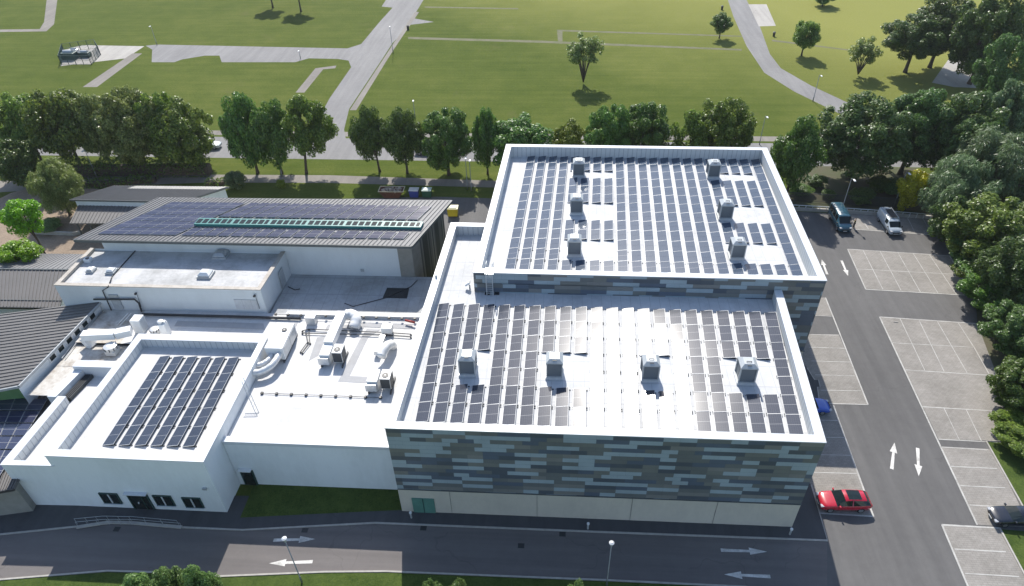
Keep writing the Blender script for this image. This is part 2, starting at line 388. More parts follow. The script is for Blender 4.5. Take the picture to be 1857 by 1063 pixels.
M['alu'] = plain('anodised_aluminium', (0.50, 0.51, 0.52), 0.5, 0.2, 0.03)

def leaf(name, lo, hi, trans=0.30):
    k = NT(name)
    rnd = k.new('ShaderNodeNewGeometry').outputs['Random Per Island']
    c = k.ramp(rnd, [(0.0, lo), (1.0, hi)])  # bright end of some leaf tones includes painted sun highlights
    oi = k.new('ShaderNodeObjectInfo').outputs['Random']
    hs = k.new('ShaderNodeHueSaturation'); k.link(c, hs.inputs['Color'])
    k.link(k.math('ADD', 0.80, k.math('MULTIPLY', oi, 0.4)), hs.inputs['Value'])
    k.link(k.math('ADD', 0.492, k.math('MULTIPLY', oi, 0.03)), hs.inputs['Hue']); hs.inputs['Saturation'].default_value = 1.12
    k.link(hs.outputs[0], k.p.inputs['Base Color']); k.p.inputs['Roughness'].default_value = 0.40; k.p.inputs['Specular IOR Level'].default_value = 0.5
    tr = k.new('ShaderNodeBsdfTranslucent'); k.link(hs.outputs[0], tr.inputs['Color'])
    mx = k.new('ShaderNodeMixShader'); mx.inputs[0].default_value = trans
    k.link(k.p.outputs[0], mx.inputs[1]); k.link(tr.outputs[0], mx.inputs[2]); k.link(mx.outputs[0], k.out.inputs['Surface'])
    return k.m
M['leaf'] = leaf('leaf_green', (0.068, 0.122, 0.020), (0.265, 0.340, 0.080), .45)
M['leaf_dark'] = leaf('leaf_dark_green', (0.048, 0.100, 0.020), (0.180, 0.265, 0.064), .42)
M['leaf_wood'] = leaf('leaf_woodland', (0.050, 0.096, 0.024), (0.165, 0.240, 0.075), .42)
M['leaf_willow'] = leaf('leaf_willow', (0.085, 0.130, 0.055), (0.200, 0.265, 0.130), .42)
M['leaf_olive'] = leaf('leaf_olive', (0.105, 0.145, 0.032), (0.340, 0.385, 0.140), .45)
M['leaf_lime'] = leaf('leaf_lime', (0.13, 0.25, 0.010), (0.30, 0.46, 0.030), .45)
M['leaf_yellow'] = leaf('leaf_golden', (0.28, 0.27, 0.012), (0.50, 0.46, 0.035))
M['leaf_yg'] = leaf('leaf_yellow_green', (0.13, 0.17, 0.018), (0.24, 0.28, 0.05))
M['leaf_bush'] = leaf('leaf_bush', (0.10, 0.17, 0.05), (0.28, 0.37, 0.15), .45)

# ------------------------------------------------------------------ ground and roads
def sheet(name, pts, z, mat, px=True, kind='structure'):
    poly = g2(pts) if px else pts
    a = sum(poly[i][0]*poly[(i+1) % len(poly)][1]-poly[(i+1) % len(poly)][0]*poly[i][1] for i in range(len(poly)))
    if a < 0: poly = poly[::-1]
    b = MB(); b.face([(x, y, z) for x, y in poly]); o = b.build(name, mat)
    return put(o, kind=kind)
sheet('ground', [(-700, -250), (700, -250), (700, 1000), (-700, 1000)], 0.0, M['grass'], False)
sheet('public_road', [(-260, 115.2), (260, 109.0), (260, 117.8), (-260, 124.2)], 0.004, M['road_far'], False)
sheet('public_footway', [(-260, 125.0), (260, 118.6), (260, 120.8), (-260, 127.0)], 0.006, M['path_old'], False)
sheet('field_road', [(583, 262), (582, 240), (578, 215), (598, 178), (637, 122), (632, 110), (612, 107), (560, 106), (535, 113), (402, 113), (398, 101), (372, 101), (330, 108), (316, 113), (275, 113),
      (276, 90), (264, 83), (285, 81), (630, 88), (655, 80), (690, 38), (712, 14), (692, 12), (700, 0), (722, -40), (800, -40), (768, 0), (748, 33), (787, 40), (745, 45), (712, 78), (690, 112), (633, 198), (624, 235), (630, 268)], 0.008, M['road_far'])
sheet('field_footway', [(634, 200), (646, 200), (700, 112), (722, 78), (760, 22), (752, 22), (713, 80), (692, 112)], 0.012, M['path_old'])
sheet('concrete_apron', [(150, 82), (262, 84), (228, 106), (110, 120), (112, 92)], 0.010, M['concrete'])
sheet('diagonal_path', [(240, 97), (258, 97), (176, 158), (150, 158)], 0.013, M['path_old'])
sheet('short_path', [(572, 124), (610, 119), (608, 124), (586, 126), (552, 168), (536, 168)], 0.009, M['path_old'])
sheet('corner_path', [(-120, 55), (72, 53), (80, 40), (88, -30), (108, -30), (98, 44), (84, 57), (-120, 60)], 0.010, M['path_old'])
M['track'] = stained('grassy_track', (0.135, 0.128, 0.075), (0.085, 0.10, 0.03), 0.9, 0.4, 0.95, 2.0)
sheet('field_track', [(740, 67), (985, 74), (1345, 89), (1345, 92), (985, 78), (740, 71)], 0.010, M['track'])
sheet('field_track', [(1010, 54), (1345, 65), (1345, 67), (1020, 57), (1020, 76), (1012, 76)], 0.012, M['track'])
sheet('field_track', [(770, 12), (940, 15), (940, 17), (770, 14)], 0.012, M['track'])
sheet('field_track', [(1400, 72), (1540, 90), (1540, 92), (1400, 75)], 0.012, M['track'])
sheet('park_path', [(1310, -30), (1340, -30), (1356, 4), (1378, 48), (1396, 98), (1416, 124), (1470, 155), (1545, 190), (1530, 210), (1440, 166), (1386, 132), (1354, 84), (1330, 30)], 0.008, M['road_far'])
sheet('concrete_pad', [(1357, 8), (1390, 8), (1407, 47), (1376, 48)], 0.011, M['concrete'])
sheet('park_drive', [(1690, 150), (1720, 108), (1745, 84), (1762, 90), (1774, 130), (1776, 160), (1730, 158)], 0.009, M['concrete'])
sheet('boundary_path', [(-60, 331), (250, 316), (600, 318), (960, 330), (960, 342), (600, 332), (380, 331), (200, 338), (-60, 352)], 0.010, M['path_old'])
sheet('service_yard', [(560, 362), (790, 357), (960, 362), (960, 430), (780, 440)], 0.014, M['asphalt'])
sheet('courtyard', [(-40, 500), (120, 480), (300, 430), (300, 385), (262, 350), (120, 338), (60, 340), (20, 350), (-40, 380)], 0.012, M['court'])
sheet('shrub_bed', [(1425, 300), (1660, 305), (1760, 345), (1760, 392), (1430, 374)], 0.009, M['soil'])
sheet('woodland_floor', [(1690, 385), (1760, 300), (1990, 330), (1990, 960), (1860, 905), (1790, 745), (1765, 600), (1735, 455)], 0.010, M['soil'])
# car park and access road
sheet('car_park', [(1432, 383), (1700, 398), (1764, 492), (1774, 600), (1800, 690), (1900, 900), (1960, 1090), (1500, 1090), (1500, 978), (1440, 940), (1440, 700), (1400, 500)], 0.016, M['asphalt'])
sheet('access_road', [(-200, 990), (0, 968), (215, 944), (440, 960), (680, 946), (1500, 976), (1500, 1090), (1350, 1064), (1100, 1053), (700, 1037), (590, 1038), (400, 1046), (330, 1040), (195, 1036), (0, 1052), (-200, 1080)], 0.020, M['asphalt_road'])
bays = [[(1537, 452), (1724, 464), (1762, 536), (1570, 524)],
        [(1595, 575), (1772, 587), (1832, 745), (1825, 800), (1702, 797)],
        [(1706, 810), (1800, 815), (1868, 957), (1774, 952)],
        [(1708, 952), (1812, 958), (1880, 1090), (1766, 1090)],
        [(1440, 540), (1497, 540), (1509, 573), (1440, 572)],
        [(1440, 606), (1521, 607), (1574, 733), (1440, 733)],
        [(1440, 734), (1511, 734), (1584, 937), (1440, 930)],
        [(1540, 386), (1698, 398), (1714, 428), (1552, 416)]]
for p in bays: sheet('parking_bays', p, 0.024, M['bay'])
ln = MB()
def L(a, b, w=0.11): ln.strip(g2([a, b]), w*.8, 0.026, 0.029)
for a, b, w in [((1537, 452), (1570, 525), .18), ((1537, 452), (1722, 464), .13), ((1570, 525), (1757, 536), .16), ((1552, 488), (1740, 498), .1),
    ((1565, 454), (1601, 525), .1), ((1596, 456), (1634, 527), .1), ((1628, 458), (1669, 530), .1), ((1656, 460), (1701, 532), .1), ((1685, 462), (1734, 534), .1),
    ((1595, 575), (1772, 952), .2), ((1595, 575), (1770, 587), .16), ((1616, 622), (1765, 630), .09), ((1642, 671), (1795, 681), .13), ((1673, 738), (1795, 745), .15),
    ((1632, 578), (1677, 672), .1), ((1666, 580), (1712, 674), .1), ((1699, 582), (1754, 677), .1), ((1737, 585), (1766, 630), .1),
    ((1712, 741), (1740, 799), .09), ((1752, 743), (1780, 801), .09), ((1702, 797), (1822, 803), .14), ((1706, 811), (1792, 816), .12), ((1722, 846), (1808, 850), .12), ((1741, 881), (1823, 885), .12), ((1758, 916), (1840, 921), .12),
    ((1708, 952), (1812, 958), .2), ((1708, 952), (1760, 1075), .2), ((1731, 996), (1824, 1001), .12), ((1750, 1040), (1848, 1046), .12),
    ((1497, 540), (1574, 734), .18), ((1467, 630), (1532, 632), .1), ((1471, 655), (1542, 657), .1), ((1478, 680), (1550, 682), .1), ((1488, 708), (1561, 709), .1), ((1500, 732), (1574, 734), .16), ((1470, 572), (1508, 574), .1), ((1470, 607), (1521, 608), .1),
    ((1511, 735), (1584, 937), .2), ((1480, 762), (1522, 763), .1), ((1485, 793), (1533, 794), .1), ((1480, 825), (1544, 826), .1), ((1476, 857), (1554, 859), .13), ((1487, 931), (1584, 937), .18),
    ((1548, 416), (1714, 428), .14), ((1564, 400), (1575, 416), .1), ((1645, 394), (1659, 422), .1), ((1674, 397), (1689, 425), .1), ((1618, 398), (1632, 420), .1), ((1590, 392), (1603, 418), .1)]: L(a, b, w)
put(ln.build('bay_lines', M['line']), kind='structure')
def arrow(tail, tip, wide=1.0):
    a = at(*tail); b = at(*tip); d = (b-a); Ln = d.length; d.normalize(); n = Vector((-d.y, d.x, 0)); m = MB(); z = 0.031
    h = Ln*0.38; w1, w2, w3 = 0.17*wide, 0.12*wide, 0.36*wide
    P = [a+n*w1, a-n*w1, b-d*h-n*w2, b-d*h-n*w3, b, b-d*h+n*w3, b-d*h+n*w2]
    m.face([(p.x, p.y, z) for p in P]); put(m.build('road_arrow', M['arrow']), kind='structure')
for a, b in [((1617, 851), (1622, 803)), ((1664, 813), (1666, 864)), ((1500, 498), (1490, 471)), ((1526, 473), (1538, 501)), ((1307, 998), (1391, 1001)), ((1397, 1046), (1313, 1042)), ((496, 980), (572, 978)), ((567, 1019), (488, 1022))]: arrow(a, b)
# footway in front of the halls, raised, with kerbs
pv = MB(); front = [(-160, 986), (0, 970), (215, 948), (330, 957), (440, 962), (680, 949), (1100, 966), (1500, 981), (1471, 880)]
pv.prism(g2(front+[(1440, 860), (1440, 930), (720, 905), (420, 900), (60, 900), (-160, 930)]), 0.0, 0.10, 0)
pv.prism(g2([(1440, 640), (1463, 668), (1477, 690), (1484, 690), (1487, 703), (1482, 703), (1486, 735), (1440, 735)]), 0.0, 0.101, 0)
put(pv.build('pavement', M['asphalt_dark']), kind='structure')
kb = MB()
kb.strip(g2(front), 0.16, 0.0, 0.115)
kb.strip(g2([(-160, 1078), (0, 1052), (195, 1036), (330, 1040), (400, 1046), (590, 1038), (700, 1037), (1100, 1053), (1350, 1065), (1480, 1075)]), 0.16, 0.0, 0.12)
kb.strip(g2([(1463, 668), (1477, 690), (1484, 690), (1487, 703), (1482, 703), (1486, 735)]), 0.1, 0.0, 0.113)
kb.strip(g2([(1697, 392), (1765, 492)]), 0.14, 0, 0.12); kb.strip(g2([(1722, 464), (1764, 540)]), 0.14, 0, 0.12)
kb.strip(g2([(1765, 630), (1830, 746), (1796, 746), (1825, 801), (1788, 801), (1866, 940)]), 0.15, 0, 0.12)
kb.strip(g2([(1812, 958), (1880, 1085)]), 0.15, 0, 0.12)
kb.strip(g2([(1620, 584), (1628, 585)]), 0.1, 0, 0.1)
put(kb.build('kerb', M['kerb']), kind='structure')
lw = MB(); lw.prism(g2([(462, 878), (725, 888), (736, 926), (660, 929), (436, 940)]), 0.0, 0.112); put(lw.build('lawn', M['lawn']), kind='structure')
vg = MB(); vg.prism(g2([(-160, 1081), (0, 1055), (195, 1039), (330, 1043), (400, 1049), (590, 1041), (700, 1040), (1100, 1056), (1350, 1068), (1480, 1079), (1480, 1140), (-160, 1180)]), 0.0, 0.09); put(vg.build('grass_verge', M['lawn']), kind='structure')
vg = MB(); vg.prism(g2([(1815, 961), (1990, 975), (1990, 1100), (1884, 1087)]), 0.0, 0.09); put(vg.build('grass_verge', M['lawn']), kind='structure')
for p in [[(1797, 749), (1835, 750), (1860, 800), (1826, 799)], [(1791, 803), (1880, 806), (1900, 905), (1868, 940)]]:
    vg = MB(); vg.prism(g2(p), 0.0, 0.09); put(vg.build('grass_verge', M['lawn']), kind='structure')
for q in [(768, 958), (1020, 969), (945, 990), (553, 962), (212, 960)]:
    c = at(*q); m = MB(); m.box(c.x-.3, c.y-.25, 0.021, c.x+.3, c.y+.25, 0.026); put(m.build('drain_cover', M['dark']), kind='structure')

# ------------------------------------------------------------------ buildings
def inset(poly, w):
    """inset a convex counter-clockwise polygon by w (number or one per edge)"""
    n = len(poly); ws = w if isinstance(w, (list, tuple)) else [w]*n; out = []
    for i in range(n):
        a, b, c = Vector(poly[i-1]), Vector(poly[i]), Vector(poly[(i+1) % n])
        d1 = (b-a).normalized(); d2 = (c-b).normalized()
        n1 = Vector((-d1.y, d1.x)); n2 = Vector((-d2.y, d2.x)); p1 = b+n1*ws[i-1]; p2 = b+n2*ws[i]
        den = d1.x*d2.y-d1.y*d2.x
        t = ((p2.x-p1.x)*d2.y-(p2.y-p1.y)*d2.x)/den if abs(den) > 1e-6 else 0
        q = p1+d1*t; out.append((q.x, q.y))
    return out
def walls(mb, poly, z0, z1, mat=0, skip=()):
    n = len(poly)
    for i in range(n):
        if i in skip: continue
        a, b = poly[i], poly[(i+1) % n]
        mb.face([(a[0], a[1], z0), (b[0], b[1], z0), (b[0], b[1], z1), (a[0], a[1], z1)], mat)
def parapet_block(root, poly, z0, ztop, zroof, w, wallmat, deckmat, capmat, innermat, wall_parts=None, cap_out=0.04, skip_cap=()):
    inn = inset(poly, w); n = len(poly)
    if wall_parts is None: wall_parts = [('wall', z0, ztop, wallmat)]
    for nm, a, b, mt in wall_parts:
        m = MB(); walls(m, poly, a, b); m.build(nm, mt, root)
    m = MB(); m.face([(x, y, zroof) for x, y in inn]); m.build('roof_deck', deckmat, root)
    m = MB()
    for i in range(n):
        if i in skip_cap: continue
        a, b = inn[i], inn[(i+1) % n]
        m.face([(b[0], b[1], zroof), (a[0], a[1], zroof), (a[0], a[1], ztop), (b[0], b[1], ztop)])
    m.build('parapet', innermat, root)
    out = inset(poly, -cap_out); inc = inset(poly, [x+0.03 for x in (w if isinstance(w, list) else [w]*n)]); m = MB()
    for i in range(n):
        if i in skip_cap: continue
        j = (i+1) % n
        m.prism([out[i], out[j], inc[j], inc[i]], ztop+0.002, ztop+0.10)
    m.build('coping', capmat, root)

# sports hall, lower part in front (L-shaped: a wing runs back along the left of the higher part)
FH = [(-14.54, 38.52), (22.85, 38.54), (24.25, 59.28), (-8.9, 59.5), (-8.72, 71.75), (-13.17, 71.8)]
root = empty('sports_hall', (4, 38.5, 0), 'large flat-roofed hall with staggered grey cladding above a cream base, facing the access road', 'building')
root.location = (0, 0, 0)
parapet_block(root, FH, 0, 12.32, 11.1, [0.75, 0.75, 0.02, 0.02, 0.75, 0.75], None, M['membrane'], M['coping'], M['parapet_inner'],
              [('plinth_wall', 0, 3.66, M['plinth']), ('cladding_wall', 3.66, 12.32, M['cladding'])], skip_cap=(2, 3))
m = MB(); 
for (a, b) in ((FH[0], FH[1]), (FH[1], FH[2])):
    m.bar((a[0], a[1], 3.66), (b[0], b[1], 3.66), 0.12, 0.10)
m.build('drip_flashing', M['fascia'], root)
m = MB()
for x in (-9.6, -1.3, 7.6, 15.4): m.box(x-.012, 38.50, .12, x+.012, 38.53, 3.6)
m.build('movement_joint', M['fascia'], root)
d = MB(); d.box(-13.35, 38.43, 0.1, -11.2, 38.56, 2.35); dr = d.build('door', M['teal_door'], root)
d = MB(); d.box(-12.31, 38.40, 0.12, -12.24, 38.43, 2.33); d.build('door_joint', M['frame_green'], dr)
# higher part at the back
RH = [(-9.0, 59.62), (28.62, 59.3), (29.45, 90.42), (-7.5, 91.0)]
rroot = empty('tall_sports_hall', (0, 0, 0), 'tallest hall with grey cladding and a white-edged solar roof, behind the lower hall', 'building')
parapet_block(rroot, RH, 0, 13.7, 12.1, [0.7, 0.75, 0.7, 0.75], None, M['membrane'], M['coping'], M['parapet_inner'],
              [('plinth_wall', 0, 3.66, M['plinth']), ('cladding_wall', 3.66, 13.7, M['cladding'])])
m = MB(); m.strip([(-8.25, 60.9), (27.8, 60.6)], 0.03, 12.11, 12.13)
m.build('deck_seam', M['galv_dull'], rroot)
m = MB(); a = Vector((28.62, 59.3)); b = Vector((24.25, 59.3)); m.bar((24.3, 59.24, 3.66), (28.7, 59.24, 3.66), 0.1, 0.1); m.build('drip_flashing', M['fascia'], rroot)

# access ladder between the two roofs (hooped hand rails over the parapet)
lx, ly = -7.2, 59.0
t = empty('roof_ladder', (lx, ly, 11.1), 'galvanised roof ladder with looped handrails up to the taller hall roof', 'ladder')
m = MB()
for s in (-.35, .35): m.tube([(s, 0, 0), (s, 0, 3.6), (s, .5, 3.9), (s, 1.5, 3.6), (s, 1.5, 1.2)], 0.045, 6)
m.build('handrail', M['galv'], t)
m = MB()
for i in range(10): m.tube([(-.35, 0, .3+i*.28), (.35, 0, .3+i*.28)], 0.03, 5)
m.build('rung', M['galv'], t); m = MB(); m.box(-.5, .2, 2.72, .5, 1.4, 2.78); m.build('step_plate', M['galv'], t)

# roof cowls (louvred ventilators)
def cowl(x, y, z, label, proto=None):
    if proto is None:
        t = empty('roof_ventilator', (x, y, z), label, 'roof vent', 'louvred ventilators on the hall roofs')
        m = MB(); m.box(-.85, -.85, 0, .85, .85, .28); m.build('curb', M['galv'], t)
        m = MB(); m.prism([(-.72, -.72), (.72, -.72), (.72, .72), (-.72, .72)], .28, 2.0); m.build('louvre_body', M['louvre'], t)
        m = MB()
        for sx in (-.74, .74):
            for sy_ in (-.74, .74): m.box(sx-.06, sy_-.06, .28, sx+.06, sy_+.06, 2.02)
        for q in (-.74, .74):
            m.box(-.74, q-.055, .285, .74, q+.055, .40); m.box(q-.055, -.74, .285, q+.055, .74, .40)
        m.build('corner_frame', M['galv_dull'], t)
        m = MB(); lo = [(-.80, -.80), (.80, -.80), (.80, .80), (-.80, .80)]; hi = [(-.45, -.45), (.45, -.45), (.45, .45), (-.45, .45)]
        m.prism(lo, 2.03, 2.13)
        for i in range(4):
            j = (i+1) % 4; m.face([(*lo[i], 2.13), (*lo[j], 2.13), (*hi[j], 2.42), (*hi[i], 2.42)])
        m.face([(*p, 2.42) for p in hi]); cap = m.build('hood', M['hood'], t)
        m = MB(); m.tube([(-.22, -.2, 2.40), (-.22, -.2, 2.52), (.22, -.2, 2.52), (.22, -.2, 2.40)], 0.035, 6); m.box(-.2, -.62, 2.31, .2, -.44, 2.35); m.build('lifting_handle', M['dark'], cap)
        return t
    c = copy_tree(proto); c.location = (x, y, z); c['label'] = label; return c
vf = [(848, 683), (1005, 688), (1178, 693), (1352, 698)]
names = ['leftmost of the four ventilators on the lower hall roof, grey louvred box', 'second ventilator from the left on the lower hall roof, grey louvred box',
         'third ventilator from the left on the lower hall roof, beside the bright glare', 'rightmost of the four ventilators on the lower hall roof, grey louvred box']
pr = None
for (u, v), nm in zip(vf, names):
    p = at(u, v, 11.1); c = cowl(p.x, p.y+.75, 11.1, nm, pr); pr = pr or c
vr = [(1049, 322, 'back'), (1045, 390, 'middle'), (1041, 466, 'front'), (1293, 325, 'back'), (1315, 400, 'middle'), (1336, 472, 'front')]
for i, (u, v, w) in enumerate(vr):
    p = at(u, v, 12.1); cowl(p.x, p.y+.75, 12.1, '%s ventilator of the %s-hand line on the tallest hall roof' % (w, 'left' if i < 3 else 'right'), pr)

# ------------------------------------------------------------------ solar panels
ORD = ['', 'first', 'second', 'third', 'fourth', 'fifth', 'sixth', 'seventh', 'eighth', 'ninth', 'tenth', 'eleventh', 'twelfth', 'thirteenth', 'fourteenth', 'fifteenth', 'sixteenth', 'seventeenth', 'eighteenth', 'nineteenth', 'twentieth', 'twenty-first', 'twenty-second', 'twenty-third', 'twenty-fourth', 'twenty-fifth', 'twenty-sixth', 'twenty-seventh', 'twenty-eighth', 'twenty-ninth', 'thirtieth', 'thirty-first', 'thirty-second', 'thirty-third']
def panel_shapes(W, Ln, lift):
    """meshes of one module: glass, frame, foot; origin at the middle of its low edge plane"""
    g = MB(); g.box(-W/2+.022, -Ln/2+.022, -.02, W/2-.022, Ln/2-.022, .0)
    f = MB()
    for s in (-1, 1):
        f.box(s*(W/2-.012)-.012, -Ln/2, -.035, s*(W/2-.012)+.012, Ln/2, .012)
        f.box(-W/2+.02, s*(Ln/2-.014)-.014, -.034, W/2-.02, s*(Ln/2-.014)+.014, .011)
    return g, f
class PanelKind:
    def __init__(s, W, Ln, tilt, glass, foot=True):
        s.W, s.L, s.tilt = W, Ln, tilt
        g, f = panel_shapes(W, Ln, 0)
        s.parts = []
        t = bpy.data.objects.new('solar_module', None)
        s.gm = g; s.fm = f; s.glass = glass; s.foot = foot; s.proto = None
    def make(s, mat, label, group):
        if s.proto is None:
            t = bpy.data.objects.new('solar_module', None); COL.objects.link(t); t.empty_display_size = 0.3
            rot = Matrix.Rotation(-s.tilt, 4, 'Y')
            lift = s.W/2*math.sin(s.tilt)+0.11
            a = s.gm.build('glass', s.glass, t); b = s.fm.build('frame', M['alu'], t)
            for o in (a, b): o.matrix_local = Matrix.Translation((0, 0, lift)) @ rot
            if s.foot:
                m = MB(); c, h = s.W/2*math.cos(s.tilt), 2*(s.W/2)*math.sin(s.tilt)+0.06
                for yy in (-s.L/2+.12, s.L/2-.12):
                    m.box(-c-.05, yy-.05, 0.002, c+.16, yy+.05, 0.07); m.box(c-.10, yy-.035, 0.07, c-.04, yy+.035, h)
                m.box(c-.085, -s.L/2+.10, .02, c-.055, s.L/2-.10, h-.05)  # dark plate added to stand in for the shadow gap under the raised edge
                m.build('mount_and_shade_plate', M['charcoal'], t)
            s.proto = t
        else: t = copy_tree(s.proto)
        t.matrix_world = mat; put(t, label, 'solar panel', group)
        return t
def bil(c, u, v):   # corners BL, BR, TR, TL
    return (Vector(c[0])*(1-u)+Vector(c[1])*u)*(1-v)+(Vector(c[3])*(1-u)+Vector(c[2])*u)*v
def grid(c, nc, nr, W, skip, zoff=0.0):
    """slots of a field of panels: position, rotation, column, row (row 0 nearest the camera)"""
    out = []
    wfull = (Vector(c[1])-Vector(c[0])).length
    fu = W/wfull
    for r in range(nr):
        for q in range(nc):
            if (q, r) in skip: continue
            uc = (fu/2+(1-fu)*q/(nc-1)); vc = (r+.5)/nr
            p = bil(c, uc, vc); a = bil(c, uc, vc-.4/nr); b = bil(c, uc, vc+.4/nr)
            ang = math.atan2(b.y-a.y, b.x-a.x)-math.pi/2
            out.append((Vector((p.x, p.y, p.z+zoff)), ang, q, r))
    return out
TILT = R(9.5)
zf = 11.36
cF = [at(752, 764, zf), at(1458, 789, zf), at(1408, 566, zf), at(795, 549, zf)]
skF = {(q, r) for q in (2, 3, 7, 8, 9, 13, 14, 18, 19, 20) for r in (2, 3)}
for p in cF: p.z = 11.1
kF = PanelKind(1.2, (cF[3]-cF[0]).length/7-.012, TILT, M['pv_near'])
rnd = random.Random(3)
def pmat(p, ang, jit=0.5):
    return Matrix.Translation(p) @ Matrix.Rotation(ang, 4, 'Z') @ Matrix.Rotation(R(rnd.gauss(0, jit)), 4, 'X') @ Matrix.Rotation(R(rnd.gauss(0, jit)), 4, 'Y')
for p, ang, q, r in grid(cF, 22, 7, 1.2, skF):
    kF.make(pmat(p, ang), 'tilted solar panel on the lower hall roof, %s row from front, %s column from left' % (ORD[r+1], ORD[q+1]), 'solar panels on the lower hall roof')
# white block roof
zw = 7.05
cW = [at(184, 806, zw), at(352, 809, zw), at(434, 648, zw), at(290, 645, zw)]
for p in cW: p.z = 6.8
kW = PanelKind(1.2, (cW[3]-cW[0]).length/5-.012, TILT, M['pv_near'])
for p, ang, q, r in grid(cW, 6, 5, 1.2, set()):
    kW.make(pmat(p, ang), 'tilted solar panel on the white block roof, %s row from front, %s column from left' % (ORD[r+1], ORD[q+1]), 'solar panels on the white block')
# tall hall roof: the nearest rows as things of their own, the far rows as one mass
zr = 12.36
cR = [at(915, 488, zr), at(1457, 500, zr), at(1376, 288, zr), at(957, 281, zr)]
for p in cR: p.z = 12.1
skR = set()
for q in (4, 5, 6, 7, 16, 17, 18, 19):
    for r_top in (2, 6, 7, 10, 11): skR.add((q, 12-r_top))
LR = (cR[3]-cR[0]).length/13-.012
kR = PanelKind(1.15, LR, TILT, M['pv'])
slotsR = grid(cR, 21, 13, 1.15, skR)
N_OWN = 26
far = MB()
def add_panel(mb, mat, W, Ln, tilt):
    lift = W/2*math.sin(tilt)+.11; T = mat @ Matrix.Translation((0, 0, lift)) @ Matrix.Rotation(-tilt, 4, 'Y')
    def bx(x0, y0, z0, x1, y1, z1, mt):
        b = len(mb.v)
        for zz in (z0, z1):
            for xx, yy in ((x0, y0), (x1, y0), (x1, y1), (x0, y1)): mb.v.append(tuple(T @ Vector((xx, yy, zz))))
        for q in ((3, 2, 1, 0), (4, 5, 6, 7), (0, 1, 5, 4), (1, 2, 6, 5), (2, 3, 7, 6), (3, 0, 4, 7)): mb.f.append(tuple(b+i for i in q)); mb.m.append(mt)
    bx(-W/2+.022, -Ln/2+.022, -.02, W/2-.022, -.010, 0, 0); bx(-W/2+.022, .010, -.02, W/2-.022, Ln/2-.022, 0, 0)
    for s in (-1, 1):
        bx(s*(W/2-.012)-.012, -Ln/2, -.035, s*(W/2-.012)+.012, Ln/2, .012, 1); bx(-W/2+.02, s*(Ln/2-.014)-.014, -.034, W/2-.02, s*(Ln/2-.014)+.014, .011, 1)
    c, h = W/2*math.cos(tilt), W*math.sin(tilt)+.06
    for y0, y1, z1 in ((-Ln/2+.085, -Ln/2+.155, h), (Ln/2-.155, Ln/2-.085, h), (-Ln/2+.155, Ln/2-.155, h-.05)):  # two feet, then the plate added for the dark shadow line
        b = len(mb.v)
        for xx in (c-.10, c-.04):
            for y2 in (y0, y1):
                for zz in (.0, z1): mb.v.append(tuple(mat @ Vector((xx, y2, zz))))
        for q in ((0, 1, 3, 2), (4, 6, 7, 5), (0, 4, 5, 1), (2, 3, 7, 6)): mb.f.append(tuple(b+i for i in q)); mb.m.append(2)
for i, (p, ang, q, r) in enumerate(sorted(slotsR, key=lambda s: (s[3], s[2]))):
    if i < N_OWN: kR.make(pmat(p, ang), 'tilted solar panel on the tallest hall roof, %s row from front, %s column from left' % (ORD[r+1], ORD[q+1]), 'solar panels on the tallest hall roof')
    else: add_panel(far, pmat(p, ang), 1.15, LR, TILT)
put(far.build('solar_panels', [M['pv'], M['alu'], M['charcoal']]), 'many blue-grey solar panels covering the farther rows of the tallest hall roof', 'solar panels', kind='stuff')

# ------------------------------------------------------------------ white block by the road (with a lower bay on its left)
WB = [(-47.1, 37.62), (-31.84, 37.58), (-31.82, 54.6), (-46.7, 54.65)]
root = empty('white_block', (0, 0, 0), 'white rendered block with deep roof parapets, windows and a door onto the road', 'building')
parapet_block(root, WB, 0.0, 7.87, 6.8, [0.75, 0.65, 0.85, 0.75], None, M['membrane_low'], M['coping'], M['parapet_inner'], [('wall', 0, 7.87, M['render'])])
LB = [(-52.05, 37.5), (-47.12, 37.63), (-47.0, 50.9), (-51.55, 50.9)]
m = MB(); walls(m, LB, 0, 6.42); m.build('low_wall', M['render'], root)
m = MB(); inn = [(-51.2, 38.0), (-47.13, 38.0), (-46.98, 50.2), (-50.75, 50.2)]; m.face([(x, y, 5.5) for x, y in inn]); m.build('low_roof_deck', M['membrane_low'], root)
m = MB()
m.face([(-51.2, 38.0, 5.5), (-51.2, 38.0, 6.42), (-50.9, 46.3, 6.42), (-50.9, 46.3, 5.5)]); m.face([(-51.2, 38.0, 5.5), (-47.13, 38.0, 5.5), (-47.13, 38.0, 6.42), (-51.2, 38.0, 6.42)])
m.build('low_parapet', M['parapet_inner'], root)
m = MB(); m.prism([(-52.1, 37.45), (-46.75, 37.57), (-47.15, 38.05), (-52.1, 38.05)], 6.422, 6.52); m.prism([(-52.1, 38.05), (-51.17, 38.05), (-50.86, 46.3), (-51.75, 46.3)], 6.422, 6.52); m.build('low_coping', M['coping'], root)
# white beam and trough behind the low bay
m = MB(); m.prism([(-52.3, 50.2), (-46.75, 50.2), (-46.75, 51.2), (-52.3, 51.2)], 5.5, 7.0); m.build('upstand_wall', M['coping'], root)
m = MB(); m.prism([(-52.9, 46.2), (-51.95, 46.2), (-51.35, 50.18), (-52.3, 50.18)], 5.0, 6.5); m.build('side_upstand', M['coping'], root)
m = MB()
for i in range(4): m.bar((-51.6+i*.22, 46.6, 5.7), (-51.1+i*.22, 50.1, 5.7), .1, .5)
m.build('louvre_strip', M['charcoal'], root)
